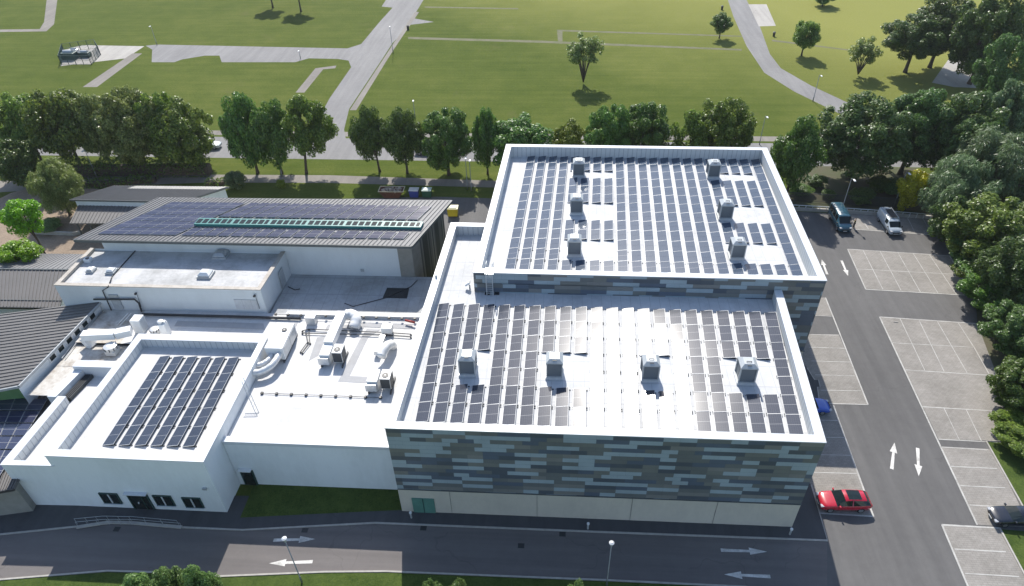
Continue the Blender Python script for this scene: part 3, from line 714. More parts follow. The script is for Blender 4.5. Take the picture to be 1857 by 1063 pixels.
# front openings
def front_rect(px, y):
    P = [aty(u, v, y) for u, v in px]; return min(p.x for p in P[::3]), P[1].x, P[2].z, P[0].z
YW = 37.6
def wspan(tl, tr, br):
    a, b, c = aty(*tl, YW), aty(*tr, YW), aty(*br, YW); return (a.x, b.x, c.z, a.z)
wins = [wspan((178, 892), (205, 893), (217, 912)), wspan((276, 897), (303, 898), (314, 916)), wspan((328, 899), (355, 900), (364, 920))]
for x0, x1, z0, z1 in wins:
    z0, z1 = max(.75, z0), max(.75, z0)+1.6
    x1 = x0+1.85
    m = MB(); m.box(x0, 37.46, z0, x1, 37.70, z0+.09); m.box(x0, 37.46, z1-.09, x1, 37.70, z1)
    for xx in (x0, x1-.09): m.box(xx, 37.47, z0+.09, xx+.09, 37.69, z1-.09)
    w = m.build('window', M['frame_green'], root)
    m = MB(); m.box(x0+.87, 37.45, z0+.09, x0+.97, 37.69, z1-.09); m.build('mullion', M['coping'], w)
    for a, b in ((x0+.09, x0+.87), (x0+.97, x1-.09)):
        m = MB(); m.box(a, 37.52, z0+.09, b, 37.55, z1-.09); m.build('pane', M['glass'], w)
    m = MB(); m.box(x0-.05, 37.40, z0-.07, x1+.05, 37.6, z0-.002); m.build('sill', M['coping'], w)
x0 = aty(228, 893, YW).x
m = MB(); m.box(x0, 37.45, .11, x0+.1, 37.7, 2.55); m.box(x0+2.0, 37.45, .11, x0+2.1, 37.7, 2.55); m.box(x0+.1, 37.45, 2.45, x0+2.0, 37.7, 2.55); m.box(x0+1.35, 37.46, .11, x0+1.43, 37.69, 2.45)
dd = m.build('door', M['frame_green'], root); m = MB(); m.box(x0+.1, 37.53, .11, x0+1.35, 37.57, 2.45); m.box(x0+1.43, 37.53, .11, x0+2.0, 37.57, 2.45); m.build('pane', M['glass'], dd)
m = MB(); m.box(x0+.8, 37.40, 1.15, x0+.9, 37.5, 1.35); m.build('handle', M['white_metal'], dd)
m = MB(); m.box(x0-.1, 37.2, 2.75, x0+2.2, 37.58, 2.82); m.build('canopy', M['coping'], root)
m = MB(); p = aty(372, 885, YW); m.box(p.x-.2, 37.4, p.z-.12, p.x+.2, 37.58, p.z+.12); m.build('wall_light', M['galv_dull'], root)

# white link building between the block and the halls
root = empty('link_building', (0, 0, 0), 'low white building with a bright flat roof of plant, between white block and cladded hall', 'building')
m = MB(); m.face([(-31.8, 40.95, 0), (-14.6, 40.95, 0), (-14.6, 40.95, 6.75), (-31.8, 40.95, 6.75)]); m.build('wall', M['render'], root)
m = MB(); m.face([(-31.79, 41.6, 6.35), (-14.5, 41.6, 6.35), (-13.7, 60.1, 6.35), (-31.79, 60.1, 6.35)])
m.face([(-54.9, 54.7, 6.35), (-31.79, 54.7, 6.35), (-31.79, 60.65, 6.35), (-54.6, 60.65, 6.35)]); m.face([(-55.7, 46.8, 5.98), (-51.9, 46.8, 5.98), (-51.5, 51.3, 5.98), (-55.2, 51.3, 5.98)]); m.build('roof_deck', M['membrane_low'], root)
m = MB(); m.face([(-55.2, 51.2, 6.02), (-46.8, 51.2, 6.02), (-46.8, 54.7, 6.02), (-54.9, 54.7, 6.02)]); m.face([(-55.68, 46.85, 5.99), (-53.0, 46.85, 5.99), (-52.4, 51.2, 5.99), (-55.15, 51.2, 5.99)]); m.face([(-54.8, 54.7, 6.36), (-49.5, 54.7, 6.36), (-49.5, 60.6, 6.36), (-54.6, 60.6, 6.36)]); m.build('terrace_deck', M['terrace'], root)
m = MB(); m.prism([(-31.8, 40.9), (-14.6, 40.9), (-14.6, 41.6), (-31.8, 41.6)], 6.35, 6.78); m.build('parapet', M['coping'], root)
m = MB(); m.prism([(-31.8, 60.1), (-13.75, 60.1), (-13.75, 60.7), (-31.8, 60.7)], 6.2, 6.75); m.prism([(-15.3, 41.6), (-14.6, 41.6), (-13.85, 60.1), (-14.3, 60.1)], 6.35, 6.7); m.build('roof_upstand', M['coping'], root)
m = MB(); m.face([(-34.0, 60.7, 6.3), (-13.3, 60.7, 6.3), (-13.2, 68.5, 6.3), (-34.0, 68.5, 6.3)]); m.build('rear_roof_deck', M['membrane_old'], root)
a = aty(434, 848, 40.9); m = MB(); m.box(a.x-.1, 40.82, .1, a.x+1.25, 41.0, 2.4); dd = m.build('door', M['frame_green'], root); m = MB(); m.box(a.x+.05, 40.78, .2, a.x+1.1, 40.82, 2.2); m.build('pane', M['glass'], dd)
m = MB(); m.box(a.x-.1, 40.5, 2.6, a.x+1.2, 40.94, 2.7); m.build('canopy', M['white_metal'], root)

# flat annex with rooflights
AX = [(-59.5, 60.72), (-34.3, 60.62), (-33.95, 68.45), (-59.4, 68.5)]
root = empty('annex_building', (0, 0, 0), 'long white annex with a stained grey flat roof, below the big pitched solar roof', 'building')
parapet_block(root, AX, 0, 9.85, 9.55, [0.45, 0.45, 0.02, 0.45], None, M['annex_felt'], M['coping_old'], M['coping_old'], [('wall', 0, 9.85, M['panel_white'])], skip_cap=(2,))
p0 = aty(222, 548, 60.6); m = MB(); m.box(-53.2, 60.54, 6.6, -52.1, 60.66, 8.7); m.build('door', M['galv_dull'], root)
m = MB(); m.box(-37.9, 60.55, 7.0, -35.2, 60.6, 8.4); m.build('wall_panel', M['membrane'], root)
m = MB(); m.box(-33.98, 65.2, 6.4, -33.92, 66.6, 8.9); m.build('side_door', M['galv_dull'], root)
def rooflight(u, v, z, sx, sy_, h, label, mt, dome=True):
    p = at(u, v, z); t = empty('rooflight', (p.x, p.y, z), label, 'rooflight', 'rooflights on the annex roof')
    m = MB(); m.box(-sx/2-.12, -sy_/2-.12, 0.002, sx/2+.12, sy_/2+.12, .3); m.build('curb', M['galv_dull'], t)
    m = MB(); lo = [(-sx/2, -sy_/2), (sx/2, -sy_/2), (sx/2, sy_/2), (-sx/2, sy_/2)]; hi = [(x*.55, y*.55) for x, y in lo]
    m.prism(lo, .302, .45)
    for i in range(4):
        j = (i+1) % 4; m.face([(*lo[i], .45), (*lo[j], .45), (*hi[j], h), (*hi[i], h)])
    m.face([(*q, h) for q in hi]); m.build('dome', mt, t, bevel=0.05)
rooflight(374, 500, 9.55, 1.45, 1.3, .75, 'white domed rooflight casting a shadow on the annex roof', M['white_metal'])
rooflight(402, 464, 9.55, 1.6, 1.5, .7, 'grey pyramid rooflight in shade at the back of annex roof', M['galv_dull'])
rooflight(203, 494, 9.55, .9, .8, .6, 'smaller white rooflight beside the dark cable on the annex roof', M['white_metal'])
rooflight(166, 492, 9.55, .7, .7, .5, 'pale round-topped rooflight at the left end of annex roof', M['galv'])
p = at(161, 474, 9.55); t = empty('flue_cowl', (p.x, p.y, 9.55), 'square white flue cowl with dark opening on the annex roof', 'flue')
m = MB(); m.box(-.4, -.35, 0.002, .4, .35, .45); m.build('box', M['white_metal'], t); m = MB(); m.tube([(0, 0, .45), (0, 0, .5)], .24, 14); m.build('opening', M['dark'], t)
def pipe(name, pts, rad, mt, label, cat='pipe', n=6):
    m = MB(); m.tube(pts, rad, n); return put(m.build(name, mt, smooth=True), label, cat)
pipe('cable_run', [at(247, 453, 9.6), at(203, 502, 9.6), at(196, 521, 9.95), aty(186, 527, 60.5), aty(203, 565, 60.5)], .07, M['dark'], 'black cable run crossing the annex roof and dropping down its wall', 'cable')
pipe('drain_pipe', [aty(170, 543, 60.4), aty(244, 543, 60.4), aty(252, 550, 60.4), aty(259, 572, 60.4)], .11, M['dark'], 'thick black pipe bent along the annex wall', 'pipe', 8)
pipe('cable_tray', [at(258, 570, 6.6), at(420, 574, 6.6), at(545, 578, 6.6)], .16, M['dark'], 'dark cable tray running along the foot of the annex wall', 'cable tray', 6)
for i, (u, v) in enumerate([(247, 532), (462, 536)]):
    p = aty(u, v, 60.5); m = MB(); m.tube([p, p+Vector((0, -.25, .05))], .14, 8); m.tube([p+Vector((.05, 0, 0)), aty(u+9, v+24, 60.5)], .03, 5)
    put(m.build('wall_lamp', M['dark']), 'dark round wall lamp at the %s of the annex wall' % ('left' if i == 0 else 'right end'), 'wall lamp')

# big pitched roof hall with solar panels
zf_, zb_ = 12.0, 12.9
PR = [at(133, 434, zf_), at(746, 446, zf_), at(819, 363, zb_), at(286, 358, zb_)]
root = empty('pitched_roof_hall', (0, 0, 0), 'long white hall with a grey seamed roof carrying solar panels and a teal rooflight strip', 'building')
wl_ = [(-57.6, 68.52), (-17.85, 68.52), (-14.9, 76.3), (-52.5, 76.3)]
m = MB(); walls(m, wl_, 0, 11.9, skip=(1,)); m.build('wall', M['panel_white'], root)
m = MB(); m.face([(-17.85, 68.52, 0), (-14.9, 76.3, 0), (-14.9, 76.3, 12.3), (-17.85, 68.52, 11.9)]); m.build('board_wall', M['timber_clad'], root)
m = MB(); m.box(-19.6, 68.44, 6.3, -17.8, 68.5, 11.9); m.prism([(-17.8, 68.45), (-17.1, 70.3), (-17.35, 70.4), (-18.0, 68.5)], 0, 11.8); m.build('corner_pier', M['stone_col'], root)
m = MB(); b = [(p.x, p.y) for p in PR]; m.prism(b, [zf_-.32, zf_-.32, zb_-.32, zb_-.32], [zf_, zf_, zb_, zb_]); roof = m.build('roof', M['zinc'], root)
m = MB()
for i in range(76):
    u = (i+.5)/76; a = bil(PR, u, .003); c = bil(PR, u, .997); m.bar(a+Vector((0, 0, .03)), c+Vector((0, 0, .03)), .05, .07)
m.build('standing_seam', M['zinc'], roof)
m = MB(); m.bar(PR[0]+Vector((0, -.06, -.2)), PR[1]+Vector((0, -.06, -.2)), .1, .36); m.bar(PR[1]+Vector((.06, 0, -.2)), PR[2]+Vector((.06, 0, -.2)), .1, .36); m.build('fascia', M['fascia'], root)
m = MB(); fa = aty(700, 476, 68.4); m.box(-43.5, 68.38, 7.3, -43.1, 68.5, 7.7); m.box(-24.7, 68.38, 7.0, -24.3, 68.5, 7.4); m.build('wall_vent', M['galv_dull'], root)
# location on the roof: plane through the roof
nrm = (PR[1]-PR[0]).cross(PR[3]-PR[0]).normalized()
def onroof(u, v, lift=0.0):
    d = ray(u, v); o = Vector((0, 0, CAM_H)); p0 = PR[0]+nrm*lift
    t = (p0-o).dot(nrm)/d.dot(nrm); return o+d*t
# teal rooflight strip: six units of glazing in one frame
a0, a1, b1, b0 = onroof(352, 408, .2), onroof(763, 414, .2), onroof(768, 404, .2), onroof(362, 397, .2)
t = empty('rooflight_strip', (0, 0, 0), 'long teal-framed rooflight strip across the grey pitched roof', 'rooflight')
m = MB(); fr = [a0, a1, b1, b0]; bb = [(p.x, p.y) for p in fr]; m.prism(bb, [p.z-.2 for p in fr], [p.z+.15 for p in fr]); m.build('frame', M['teal'], t)
for i in range(36):
    e = .18; u0 = (i+.13)/36; u1 = (i+.87)/36
    if i % 6 == 5: u1 -= .006
    q = [bil(fr, u0, .16), bil(fr, u1, .16), bil(fr, u1, .84), bil(fr, u0, .84)]; m = MB()
    m.prism([(p.x, p.y) for p in q], [p.z+.10 for p in q], [p.z+.17 for p in q]); m.build('pane', M['glass'], t)
# panels on the pitched roof: upper band (two deep), left block, lower band
gx = (PR[1]-PR[0]).normalized()
kP = {}
def roof_quad_panels(c, nc, nr, tag_, skip=(), base_row=0):
    for r in range(nr):
        for q in range(nc):
            if (q, r) in skip: continue
            cs = [bil(c, q/nc+.004, r/nr+.008), bil(c, (q+1)/nc-.004, r/nr+.008), bil(c, (q+1)/nc-.004, (r+1)/nr-.008), bil(c, q/nc+.004, (r+1)/nr-.008)]
            mid = sum(cs, Vector())/4
            t = empty('solar_module', mid, tag_ % (ORD[r+1+base_row], ORD[q+1]), 'solar panel', 'solar panels on the pitched roof')
            loc = [p-mid for p in cs]; m = MB(); b = [(p.x, p.y) for p in loc]
            m.prism(b, [p.z-.05 for p in loc], [p.z for p in loc]); m.build('frame', M['alu'], t)
            w = (loc[1]-loc[0]).length; l_ = (loc[3]-loc[0]).length; e, f = .03/w, .006/l_
            gl = [bil(loc, e, f), bil(loc, 1-e, f), bil(loc, 1-e, 1-f), bil(loc, e, 1-f)]
            m = MB(); m.prism([(p.x, p.y) for p in gl], [p.z+.002 for p in gl], [p.z+.012 for p in gl]); m.build('glass', M['pv_blue'], t)
LFT = .12
quadU = [onroof(362, 391, LFT), onroof(742, 418-20+4, LFT), onroof(783, 373, LFT), onroof(462, 366, LFT)]
quadU = [onroof(362, 392.5, LFT), onroof(764, 399.5, LFT), onroof(783, 374, LFT), onroof(418, 367, LFT)]
roof_quad_panels([onroof(394, 392.8, LFT), onroof(758, 398.5, LFT), onroof(784, 374, LFT), onroof(455, 367.5, LFT)], 17, 2, 'blue solar panel above the teal rooflight strip, %s row up, %s from left')
roof_quad_panels([onroof(176, 424, LFT), onroof(318, 426.3, LFT), onroof(446, 367.3, LFT), onroof(312, 366, LFT)], 6, 5, 'blue solar panel in left block of pitched roof, %s row up, %s from left')
roof_quad_panels([onroof(326, 426.4, LFT), onroof(733, 433, LFT), onroof(744, 421, LFT), onroof(348, 413.5, LFT)], 18, 1, 'blue solar panel below the teal rooflight strip, %s row up, %s from left')
print('PANELS', len([o for o in bpy.data.objects if o.name.startswith('solar_module') and not o.parent]))

# seamed metal roofs on the left
def seam_building(name, label, quad, thick, nseam, mat, wallz, wallmat, along=0, seamname='standing_seam'):
    root = empty(name, (0, 0, 0), label, 'building')
    m = MB(); m.prism([(p.x, p.y) for p in quad], [p.z-thick for p in quad], [p.z for p in quad]); rf = m.build('roof', mat, root)
    m = MB()
    for i in range(nseam):
        u = (i+.5)/nseam
        a, c = (bil(quad, u, .004), bil(quad, u, .996)) if along == 0 else (bil(quad, .004, u), bil(quad, .996, u))
        m.bar(a+Vector((0, 0, .04)), c+Vector((0, 0, .04)), .07, .10)
    m.build(seamname, mat, rf)
    ctr = sum(quad, Vector())/4
    if wallz is not None:
        q2 = [(ctr.x+(p.x-ctr.x)*.94, ctr.y+(p.y-ctr.y)*.94) for p in quad]
        m = MB()
        for i in range(4):
            j = (i+1) % 4
            m.face([(*q2[i], wallz), (*q2[j], wallz), (*q2[j], quad[j].z-thick-.01), (*q2[i], quad[i].z-thick-.01)])
        m.build('wall', wallmat, root)
    return root, rf
q = [at(-40, 556, 4.4), at(108, 558, 4.4), at(124, 490, 5.6), at(-40, 488, 5.6)]
ra, _ = seam_building('seamed_roof_building', 'small building with a brown-grey seamed ridge roof at left edge, beside the annex', q, .18, 24, M['zinc_dark'], 0, M['render'])
q2 = [q[3]+Vector((0, .02, .03)), q[2]+Vector((0, .02, .03)), at(157, 461, 4.6), at(60, 460, 4.6)]
m = MB(); m.prism([(p.x, p.y) for p in q2], [p.z-.18 for p in q2], [p.z for p in q2]); rf = m.build('back_roof', M['zinc'], ra)
m = MB()
for i in range(18): m.bar(bil(q2, (i+.5)/18, .0)+Vector((0, 0, .03)), bil(q2, (i+.5)/18, 1)+Vector((0, 0, .03)), .05, .06)
m.build('standing_seam', M['zinc'], rf); m = MB(); m.bar(q[3]+Vector((0, 0, .08)), q[2]+Vector((0, 0, .08)), .2, .1); m.build('ridge', M['fascia'], ra)
e0, e1 = bil(q, 0, .17), bil(q, 1, .17); m = MB(); m.bar(e0+Vector((0, 0, .05)), e1+Vector((0, 0, .05)), .06, .1); m.build('snow_guard', M['fascia'], ra)
m = MB(); m.bar(q[0]+Vector((0, -.06, -.12)), q[1]+Vector((0, -.06, -.12)), .1, .28); m.build('gutter', M['dark'], ra)
A, B = at(33, 700, 7.4), at(184, 546, 7.4)
ab = (B-A).normalized(); dn = Vector((-ab.y, ab.x, -.16)); pn = ab.cross(dn).normalized()     # monopitch plane falling to the left
def onplane(u, v):
    d = ray(u, v); o = Vector((0, 0, CAM_H)); return o+d*((A-o).dot(pn)/d.dot(pn))
q = [onplane(-120, 730), A, B, onplane(-120, 585)]
rb, _ = seam_building('clerestory_building', 'dark seamed monopitch roof with a row of clerestory windows facing right', q, .2, 24, M['zinc_dark'], None, None, along=1)
A, B = q[1], q[2]
wA, wB = Vector((A.x-.25, A.y+.1, 0)), Vector((B.x-.25, B.y-.3, 0))
m = MB(); m.face([(wA.x, wA.y, 0), (wB.x, wB.y, 0), (wB.x, wB.y, 7.2), (wA.x, wA.y, 7.2)]); m.build('wall', M['render'], rb); m = MB(); m.face([(q[0].x, q[0].y+1.3, 0), (wA.x, wA.y+1.1, 0), (wA.x, wA.y+1.1, 7.15), (q[0].x, q[0].y+1.3, q[0].z-.3)]); m.build('end_wall', M['green_sheet'], rb)
m = MB(); m.bar(A+Vector((.06, 0, -.1)), B+Vector((.06, 0, -.1)), .12, .3); m.bar(q[0]+Vector((0, -.06, -.1)), A+Vector((0, -.06, -.1)), .12, .3); m.build('fascia', M['galv_dull'], rb)
dw = (wB-wA); Lw = dw.length; dw.normalize(); nw = Vector((dw.y, -dw.x, 0))
for i in range(7):
    s0 = 4.6+i*1.42; 
    if s0+1.0 > Lw: break
    c = wA+dw*(s0+.5)+nw*.03; m = MB(); m.obox((c.x, c.y, 6.72), (dw, nw, Vector((0, 0, 1))), (.56, .04, .52)); w = m.build('window', M['white_metal'], rb)
    m = MB(); c2 = c+nw*.035; m.obox((c2.x, c2.y, 6.72), (dw, nw, Vector((0, 0, 1))), (.40, .02, .38)); m.build('pane', M['glass'], w)
m = MB(); m.face([(x, y, 4.9) for x, y in g2([(-30, 703), (32, 702), (28, 716), (-30, 718)], 4.9)]); m.build('gutter_sheet', M['green_sheet'], rb)
# bottom-left roof with blue modules
q = [at(-80, 905, 3.9), at(26, 886, 4.3), at(112, 718, 4.3), at(-80, 714, 3.9)]
rc, rf = seam_building('solar_lean_to', 'low tiled lean-to roof covered with deep blue solar panels, left of white block', q, .2, 22, M['zinc_dark'], 0, M['stone_col'])
cq = [at(-72, 870, 4.05), at(-2, 868, 4.35), at(88, 724, 4.45), at(-60, 722, 4.05)]
for p in cq: p.z += .1
roof_quad_panels(cq, 5, 6, 'deep blue solar panel on the low lean-to roof, %s row up, %s from left')
for o in COL.objects:
    if o.get('label', '').startswith('deep blue solar'): o['group'] = 'solar panels on the lean-to roof'
m = MB(); m.bar(q[0]+Vector((0, -.06, -.1)), q[1]+Vector((0, -.06, -.1)), .1, .3); m.build('gutter', M['dark'], rc)
# rear-left buildings
q = [at(126, 362, 4.6), at(330, 366, 4.6), at(416, 339, 4.9), at(206, 337, 4.9)]
rd, _ = seam_building('rear_flat_building', 'low building with a wide pale grey roof behind the pitched solar roof', q, .22, 40, M['zinc'], 0, M['render'])
m = MB(); b = [bil(q, .20, .80), bil(q, .99, .80), bil(q, .99, .985), bil(q, .20, .985)]; m.prism([(p.x, p.y) for p in b], [p.z+.002 for p in b], [p.z+.075 for p in b]); m.build('pale_sheeting', M['zinc_pale'], rd)
m = MB(); m.bar(q[0]+Vector((0, -.06, -.08)), q[1]+Vector((0, -.06, -.08)), .1, .28); m.build('fascia', M['fascia'], rd)
q = [at(126, 405, 3.0), at(290, 405, 3.0), at(310, 374, 3.5), at(142, 372, 3.5)]
re_, _ = seam_building('veranda', 'dark seamed veranda roof on posts below the pale grey roof', q, .14, 26, M['zinc_dark'], None, None)
m = MB()
for u in (.06, .20, .28, .5, .75): p = bil(q, u, .08); m.box(p.x-.08, p.y-.08, 0, p.x+.08, p.y+.08, 2.9)
m.build('post', M['fascia'], re_)

# ------------------------------------------------------------------ roof plant
def ahu(u, v, z, label, lx, ly, h, group=None, rz=0.0):
    p = at(u, v, z); t = empty('air_handler', (p.x, p.y, z), label, 'air handler', group, rz)
    m = MB()
    for sx in (0.1, lx-.2): m.box(sx, -.25, 0.01, sx+.12, ly+.2, .28)
    m.build('skid', M['charcoal'], t)
    return t
# left air handler beside the white block, fat curved ducts into its wall
t = ahu(487, 655, 6.35, 'big cream air handler with round fan opening beside the white block', 2.0, 4.2, 2.0)
m = MB(); m.box(0, 0, .29, 2.0, 4.2, 1.95); m.build('casing', M['white_metal'], t, bevel=.03)
m = MB(); m.box(2.003, .25, .4, 2.04, 1.95, 1.8); m.box(2.003, 2.1, .4, 2.04, 3.95, 1.8); m.build('access_panel', M['galv'], t, bevel=.01)
m = MB(); m.tube([(1.25, 3.0, 1.96), (1.25, 3.0, 2.05)], .3, 18); f = m.build('fan', M['dark'], t); m = MB(); m.tube([(1.25, 3.0, 2.051), (1.25, 3.0, 2.07)], .05, 10); m.build('hub', M['galv'], f)
def bend(name, pts, rad, label, mat=None, rings=True):
    m = MB(); P = [Vector(p) for p in pts]
    path = []
    for i in range(len(P)-1):                       # Catmull-Rom
        a, b, c, d = P[max(i-1, 0)], P[i], P[i+1], P[min(i+2, len(P)-1)]
        for k in range(6):
            s = k/6.0; path.append(0.5*((2*b)+(c-a)*s+(2*a-5*b+4*c-d)*s*s+(3*b-a-3*c+d)*s**3))
    path.append(P[-1])
    rs = [rad*(1.07 if rings and i % 4 == 0 else 1.0) for i in range(len(path))]
    m.tube(path, rs, 14); return put(m.build(name, mat or M['galv'], smooth=True), label, 'duct')
bx, by = t.location.x, t.location.y
bend('round_duct', [(bx+1.5, by+.3, 7.5), (bx+1.45, by-.9, 7.5), (bx+1.1, by-1.9, 7.4), (bx+.2, by-2.6, 7.25), (bx-1.0, by-2.75, 7.2)], .36, 'nearer fat silver duct curving from air handler into white block wall')
bend('round_duct', [(bx+.6, by+.2, 7.3), (bx+.6, by-.5, 7.3), (bx+.3, by-1.1, 7.25), (bx-.2, by-1.5, 7.2), (bx-.9, by-1.6, 7.2)], .32, 'farther fat silver duct curving from air handler into white block wall')
# middle and right units: casing with supply duct, condenser with fan on top
def unit(u, v, z, label, label2, ductlen, proto=None):
    t = ahu(u, v, z, label, 2.6, 2.0, 1.2, 'packaged units on the link roof')
    m = MB(); m.box(0.05, .1, .29, 1.15, 1.9, 1.55); m.build('casing', M['white_metal'], t, bevel=.03)
    m = MB(); m.prism([(-.1, -.2), (1.05, -.2), (1.15, .095), (.05, .095)], .35, 1.3); m.build('intake_hood', M['galv'], t)
    p = at(u, v, z); c = empty('condenser', (p.x+1.4, p.y+.3, z+.29), label2, 'condenser', 'condensers on the link roof')
    m = MB(); m.box(0, 0, 0, 1.05, 1.45, 1.45); m.build('casing', M['white_metal'], c, bevel=.02)
    m = MB(); m.box(.04, -.02, .08, 1.01, -.003, 1.38); m.box(1.053, .08, .1, 1.07, 1.35, 1.3); m.build('coil_grille', M['charcoal'], c)
    m = MB(); m.tube([(.5, .55, 1.452), (.5, .55, 1.5)], .36, 20); f = m.build('fan', M['dark'], c); m = MB(); m.tube([(.5, .55, 1.501), (.5, .55, 1.515)], .07, 12); m.build('hub', M['galv_dull'], f)
    return t
unit(582, 664, 6.35, 'white packaged unit with a long square duct, middle of the link roof', 'white condenser with black fan beside the long square duct', 0)
unit(667, 712, 6.35, 'white packaged unit nearest the hall wall on the link roof', 'white condenser with black fan nearest the hall wall', 0)
def box_duct(name, pts, w, h, label, mat=None):
    m = MB()
    for a, b in zip(pts[:-1], pts[1:]): m.bar(a, b, w, h)
    return put(m.build(name, mat or M['white_metal'], bevel=.015), label, 'duct')
p = at(582, 664, 6.35)
box_duct('square_duct', [(p.x+.6, p.y+1.9, 7.75), (p.x+.75, p.y+7.2, 7.75)], 1.0, .9, 'long white square duct rising from the middle unit towards the back')
q = at(628, 603, 6.35)
bend('round_duct', [(q.x-.3, q.y+2.0, 7.3), (q.x+.5, q.y+1.9, 7.4), (q.x+1.0, q.y+1.2, 7.2), (q.x+.9, q.y+.3, 6.8)], .62, 'short fat white elbow duct beside the long square duct', M['white_metal'])
q = at(684, 648, 6.35)
box_duct('square_duct', [(q.x, q.y, 6.9), (q.x+.15, q.y+2.8, 6.9)], .6, .55, 'slim grey square duct behind the nearest packaged unit', M['galv'])
q = at(700, 655, 6.35)
bend('round_duct', [(q.x-.3, q.y-.4, 7.4), (q.x, q.y+.8, 7.7), (q.x+.3, q.y+1.8, 7.2), (q.x+.3, q.y+2.2, 6.5)], .5, 'white elbow duct behind condenser nearest the hall wall', M['white_metal'])
q = at(693, 610, 6.35); t = empty('vent_box', (q.x, q.y, 6.35), 'white vent box on legs at the pipe crossing by hall wall', 'vent box')
m = MB(); m.box(0, 0, .4, 1.2, .9, 1.2); m.build('box', M['white_metal'], t, bevel=.03); m = MB()
for x in (.05, 1.05): m.box(x, .1, 0, x+.1, .8, .398)
m.build('leg', M['galv_dull'], t)
q = at(556, 590, 6.35); t = empty('vent_box', (q.x, q.y, 6.35), 'plain grey box at the end of dark cable tray', 'vent box')
m = MB(); m.box(0, 0, .02, 1.1, .9, 1.1); m.build('box', M['galv'], t, bevel=.02); m = MB(); m.box(-.06, -.06, 1.102, 1.16, .96, 1.16); m.build('lid', M['white_metal'], t)
# small bore pipes
for i, (pts, lb) in enumerate([([(548, 600), (560, 597), (700, 603), (745, 606)], 'upper dark insulated pipe crossing the link roof'), ([(548, 604), (700, 608), (745, 611)], 'lower dark insulated pipe crossing the link roof'),
        ([(560, 602), (562, 622), (548, 640)], 'short branch pipe beside the left air handler'), ([(555, 604), (558, 620), (545, 638)], 'thin branch pipe running to left air handler')]):
    m = MB(); P = [at(u, v, 6.55) for u, v in pts]; m.tube(P, .06, 6)
    for a in P: m.box(a.x-.1, a.y-.06, 6.36, a.x+.1, a.y+.06, 6.5)
    put(m.build('refrigerant_pipe', M['charcoal']), lb, 'pipe')
# walkway mats
MATS = []
for pg in [[(560, 655), (585, 640), (590, 610), (575, 612)], [(613, 692), (664, 695), (667, 684), (634, 682)], [(613, 692), (634, 682), (668, 612), (655, 612)], [(655, 612), (668, 612), (690, 598), (665, 597)], [(590, 598), (660, 596), (660, 590), (595, 589)], [(500, 596), (535, 596), (540, 586), (505, 588)], [(322, 582), (478, 587), (480, 598), (316, 592)], [(655, 586), (748, 590), (748, 597), (655, 593)]]:
    MATS.append(g2(pg, 6.35))
WM = ['narrow grey mat left of the middle packaged unit', 'grey mat in front of the slim duct, nearest the road', 'long slanting grey mat between the two packaged units', 'grey mat behind the slim duct near hall wall', 'grey mat along the back pipes of the link roof', 'small grey mat behind the left air handler', 'long grey strip behind the white block parapet', 'grey mat beside the red pipe end at hall wall']  # the long strip is a plain grey band laid on the deck
for i, pg in enumerate(MATS):
    m = MB(); m.prism(pg, 6.352, 6.366+.003*i); put(m.build('walkway_mat', M['pad']), WM[i], 'walkway mat', 'walkway mats on the link roof')
# lightning tape with blocks
def tape(pts, z, n, label):
    P = [at(u, v, z+.12) for u, v in pts]; m = MB(); m.tube(P, .03, 5)
    a, b = P[0], P[-1]; t = put(m.build('lightning_tape', M['charcoal']), label, 'lightning tape')
    for i in range(n):
        c = a.lerp(b, i/(n-1)); f = MB(); f.box(c.x-.13, c.y-.13, z+.01, c.x+.13, c.y+.13, z+.2); f.build('block', M['dark'], t)
tape([(475, 713), (690, 721)], 6.35, 9, 'thin lightning tape on black blocks across front of the link roof')
tape([(500, 570), (752, 578)], 6.72, 12, 'thin lightning tape on black blocks along the back of the link roof')
m = MB(); m.prism(g2([(702, 522), (742, 523), (738, 541), (694, 540)], 6.33), 6.302, 6.34); put(m.build('rubber_mat', M['rubber']), 'black rubber mat lying on the shaded grey roof', 'mat')
pipe('loose_cable', [at(625, 550, 6.34), at(640, 556, 6.34), at(700, 540, 6.36), at(745, 520, 6.36), at(757, 508, 6.4)], .05, M['dark'], 'loose black cable snaking past the rubber mat', 'cable')
pipe('loose_cable', [at(523, 520, 6.34), at(535, 526, 6.34), at(544, 524, 6.34)], .06, M['dark'], 'short black hose lying beside the annex end wall', 'cable')
pipe('red_pipe', [at(735, 581, 6.85), at(752, 585, 6.85)], .14, M['red'], 'short red pipe end by the hall wall', 'pipe')
# white block side ladder
a = at(430, 700, 7.95); b = at(468, 752, 6.4); t = empty('wall_ladder', (b.x, b.y, 6.36), 'thin aluminium ladder against the right wall of white block', 'ladder')
m = MB(); top = Vector((-31.55, a.y, 8.9))-Vector((b.x, b.y, 6.36))
for s in (-.25, .25): m.tube([(0, s, 0), (top.x, top.y+s, top.z)], .035, 5)
m.build('rail', M['galv_dull'], t); m = MB()
for i in range(9):
    c = top*(i/9.0+.05); m.tube([(c.x, c.y-.25, c.z), (c.x, c.y+.25, c.z)], .025, 5)
m.build('rung', M['galv_dull'], t)
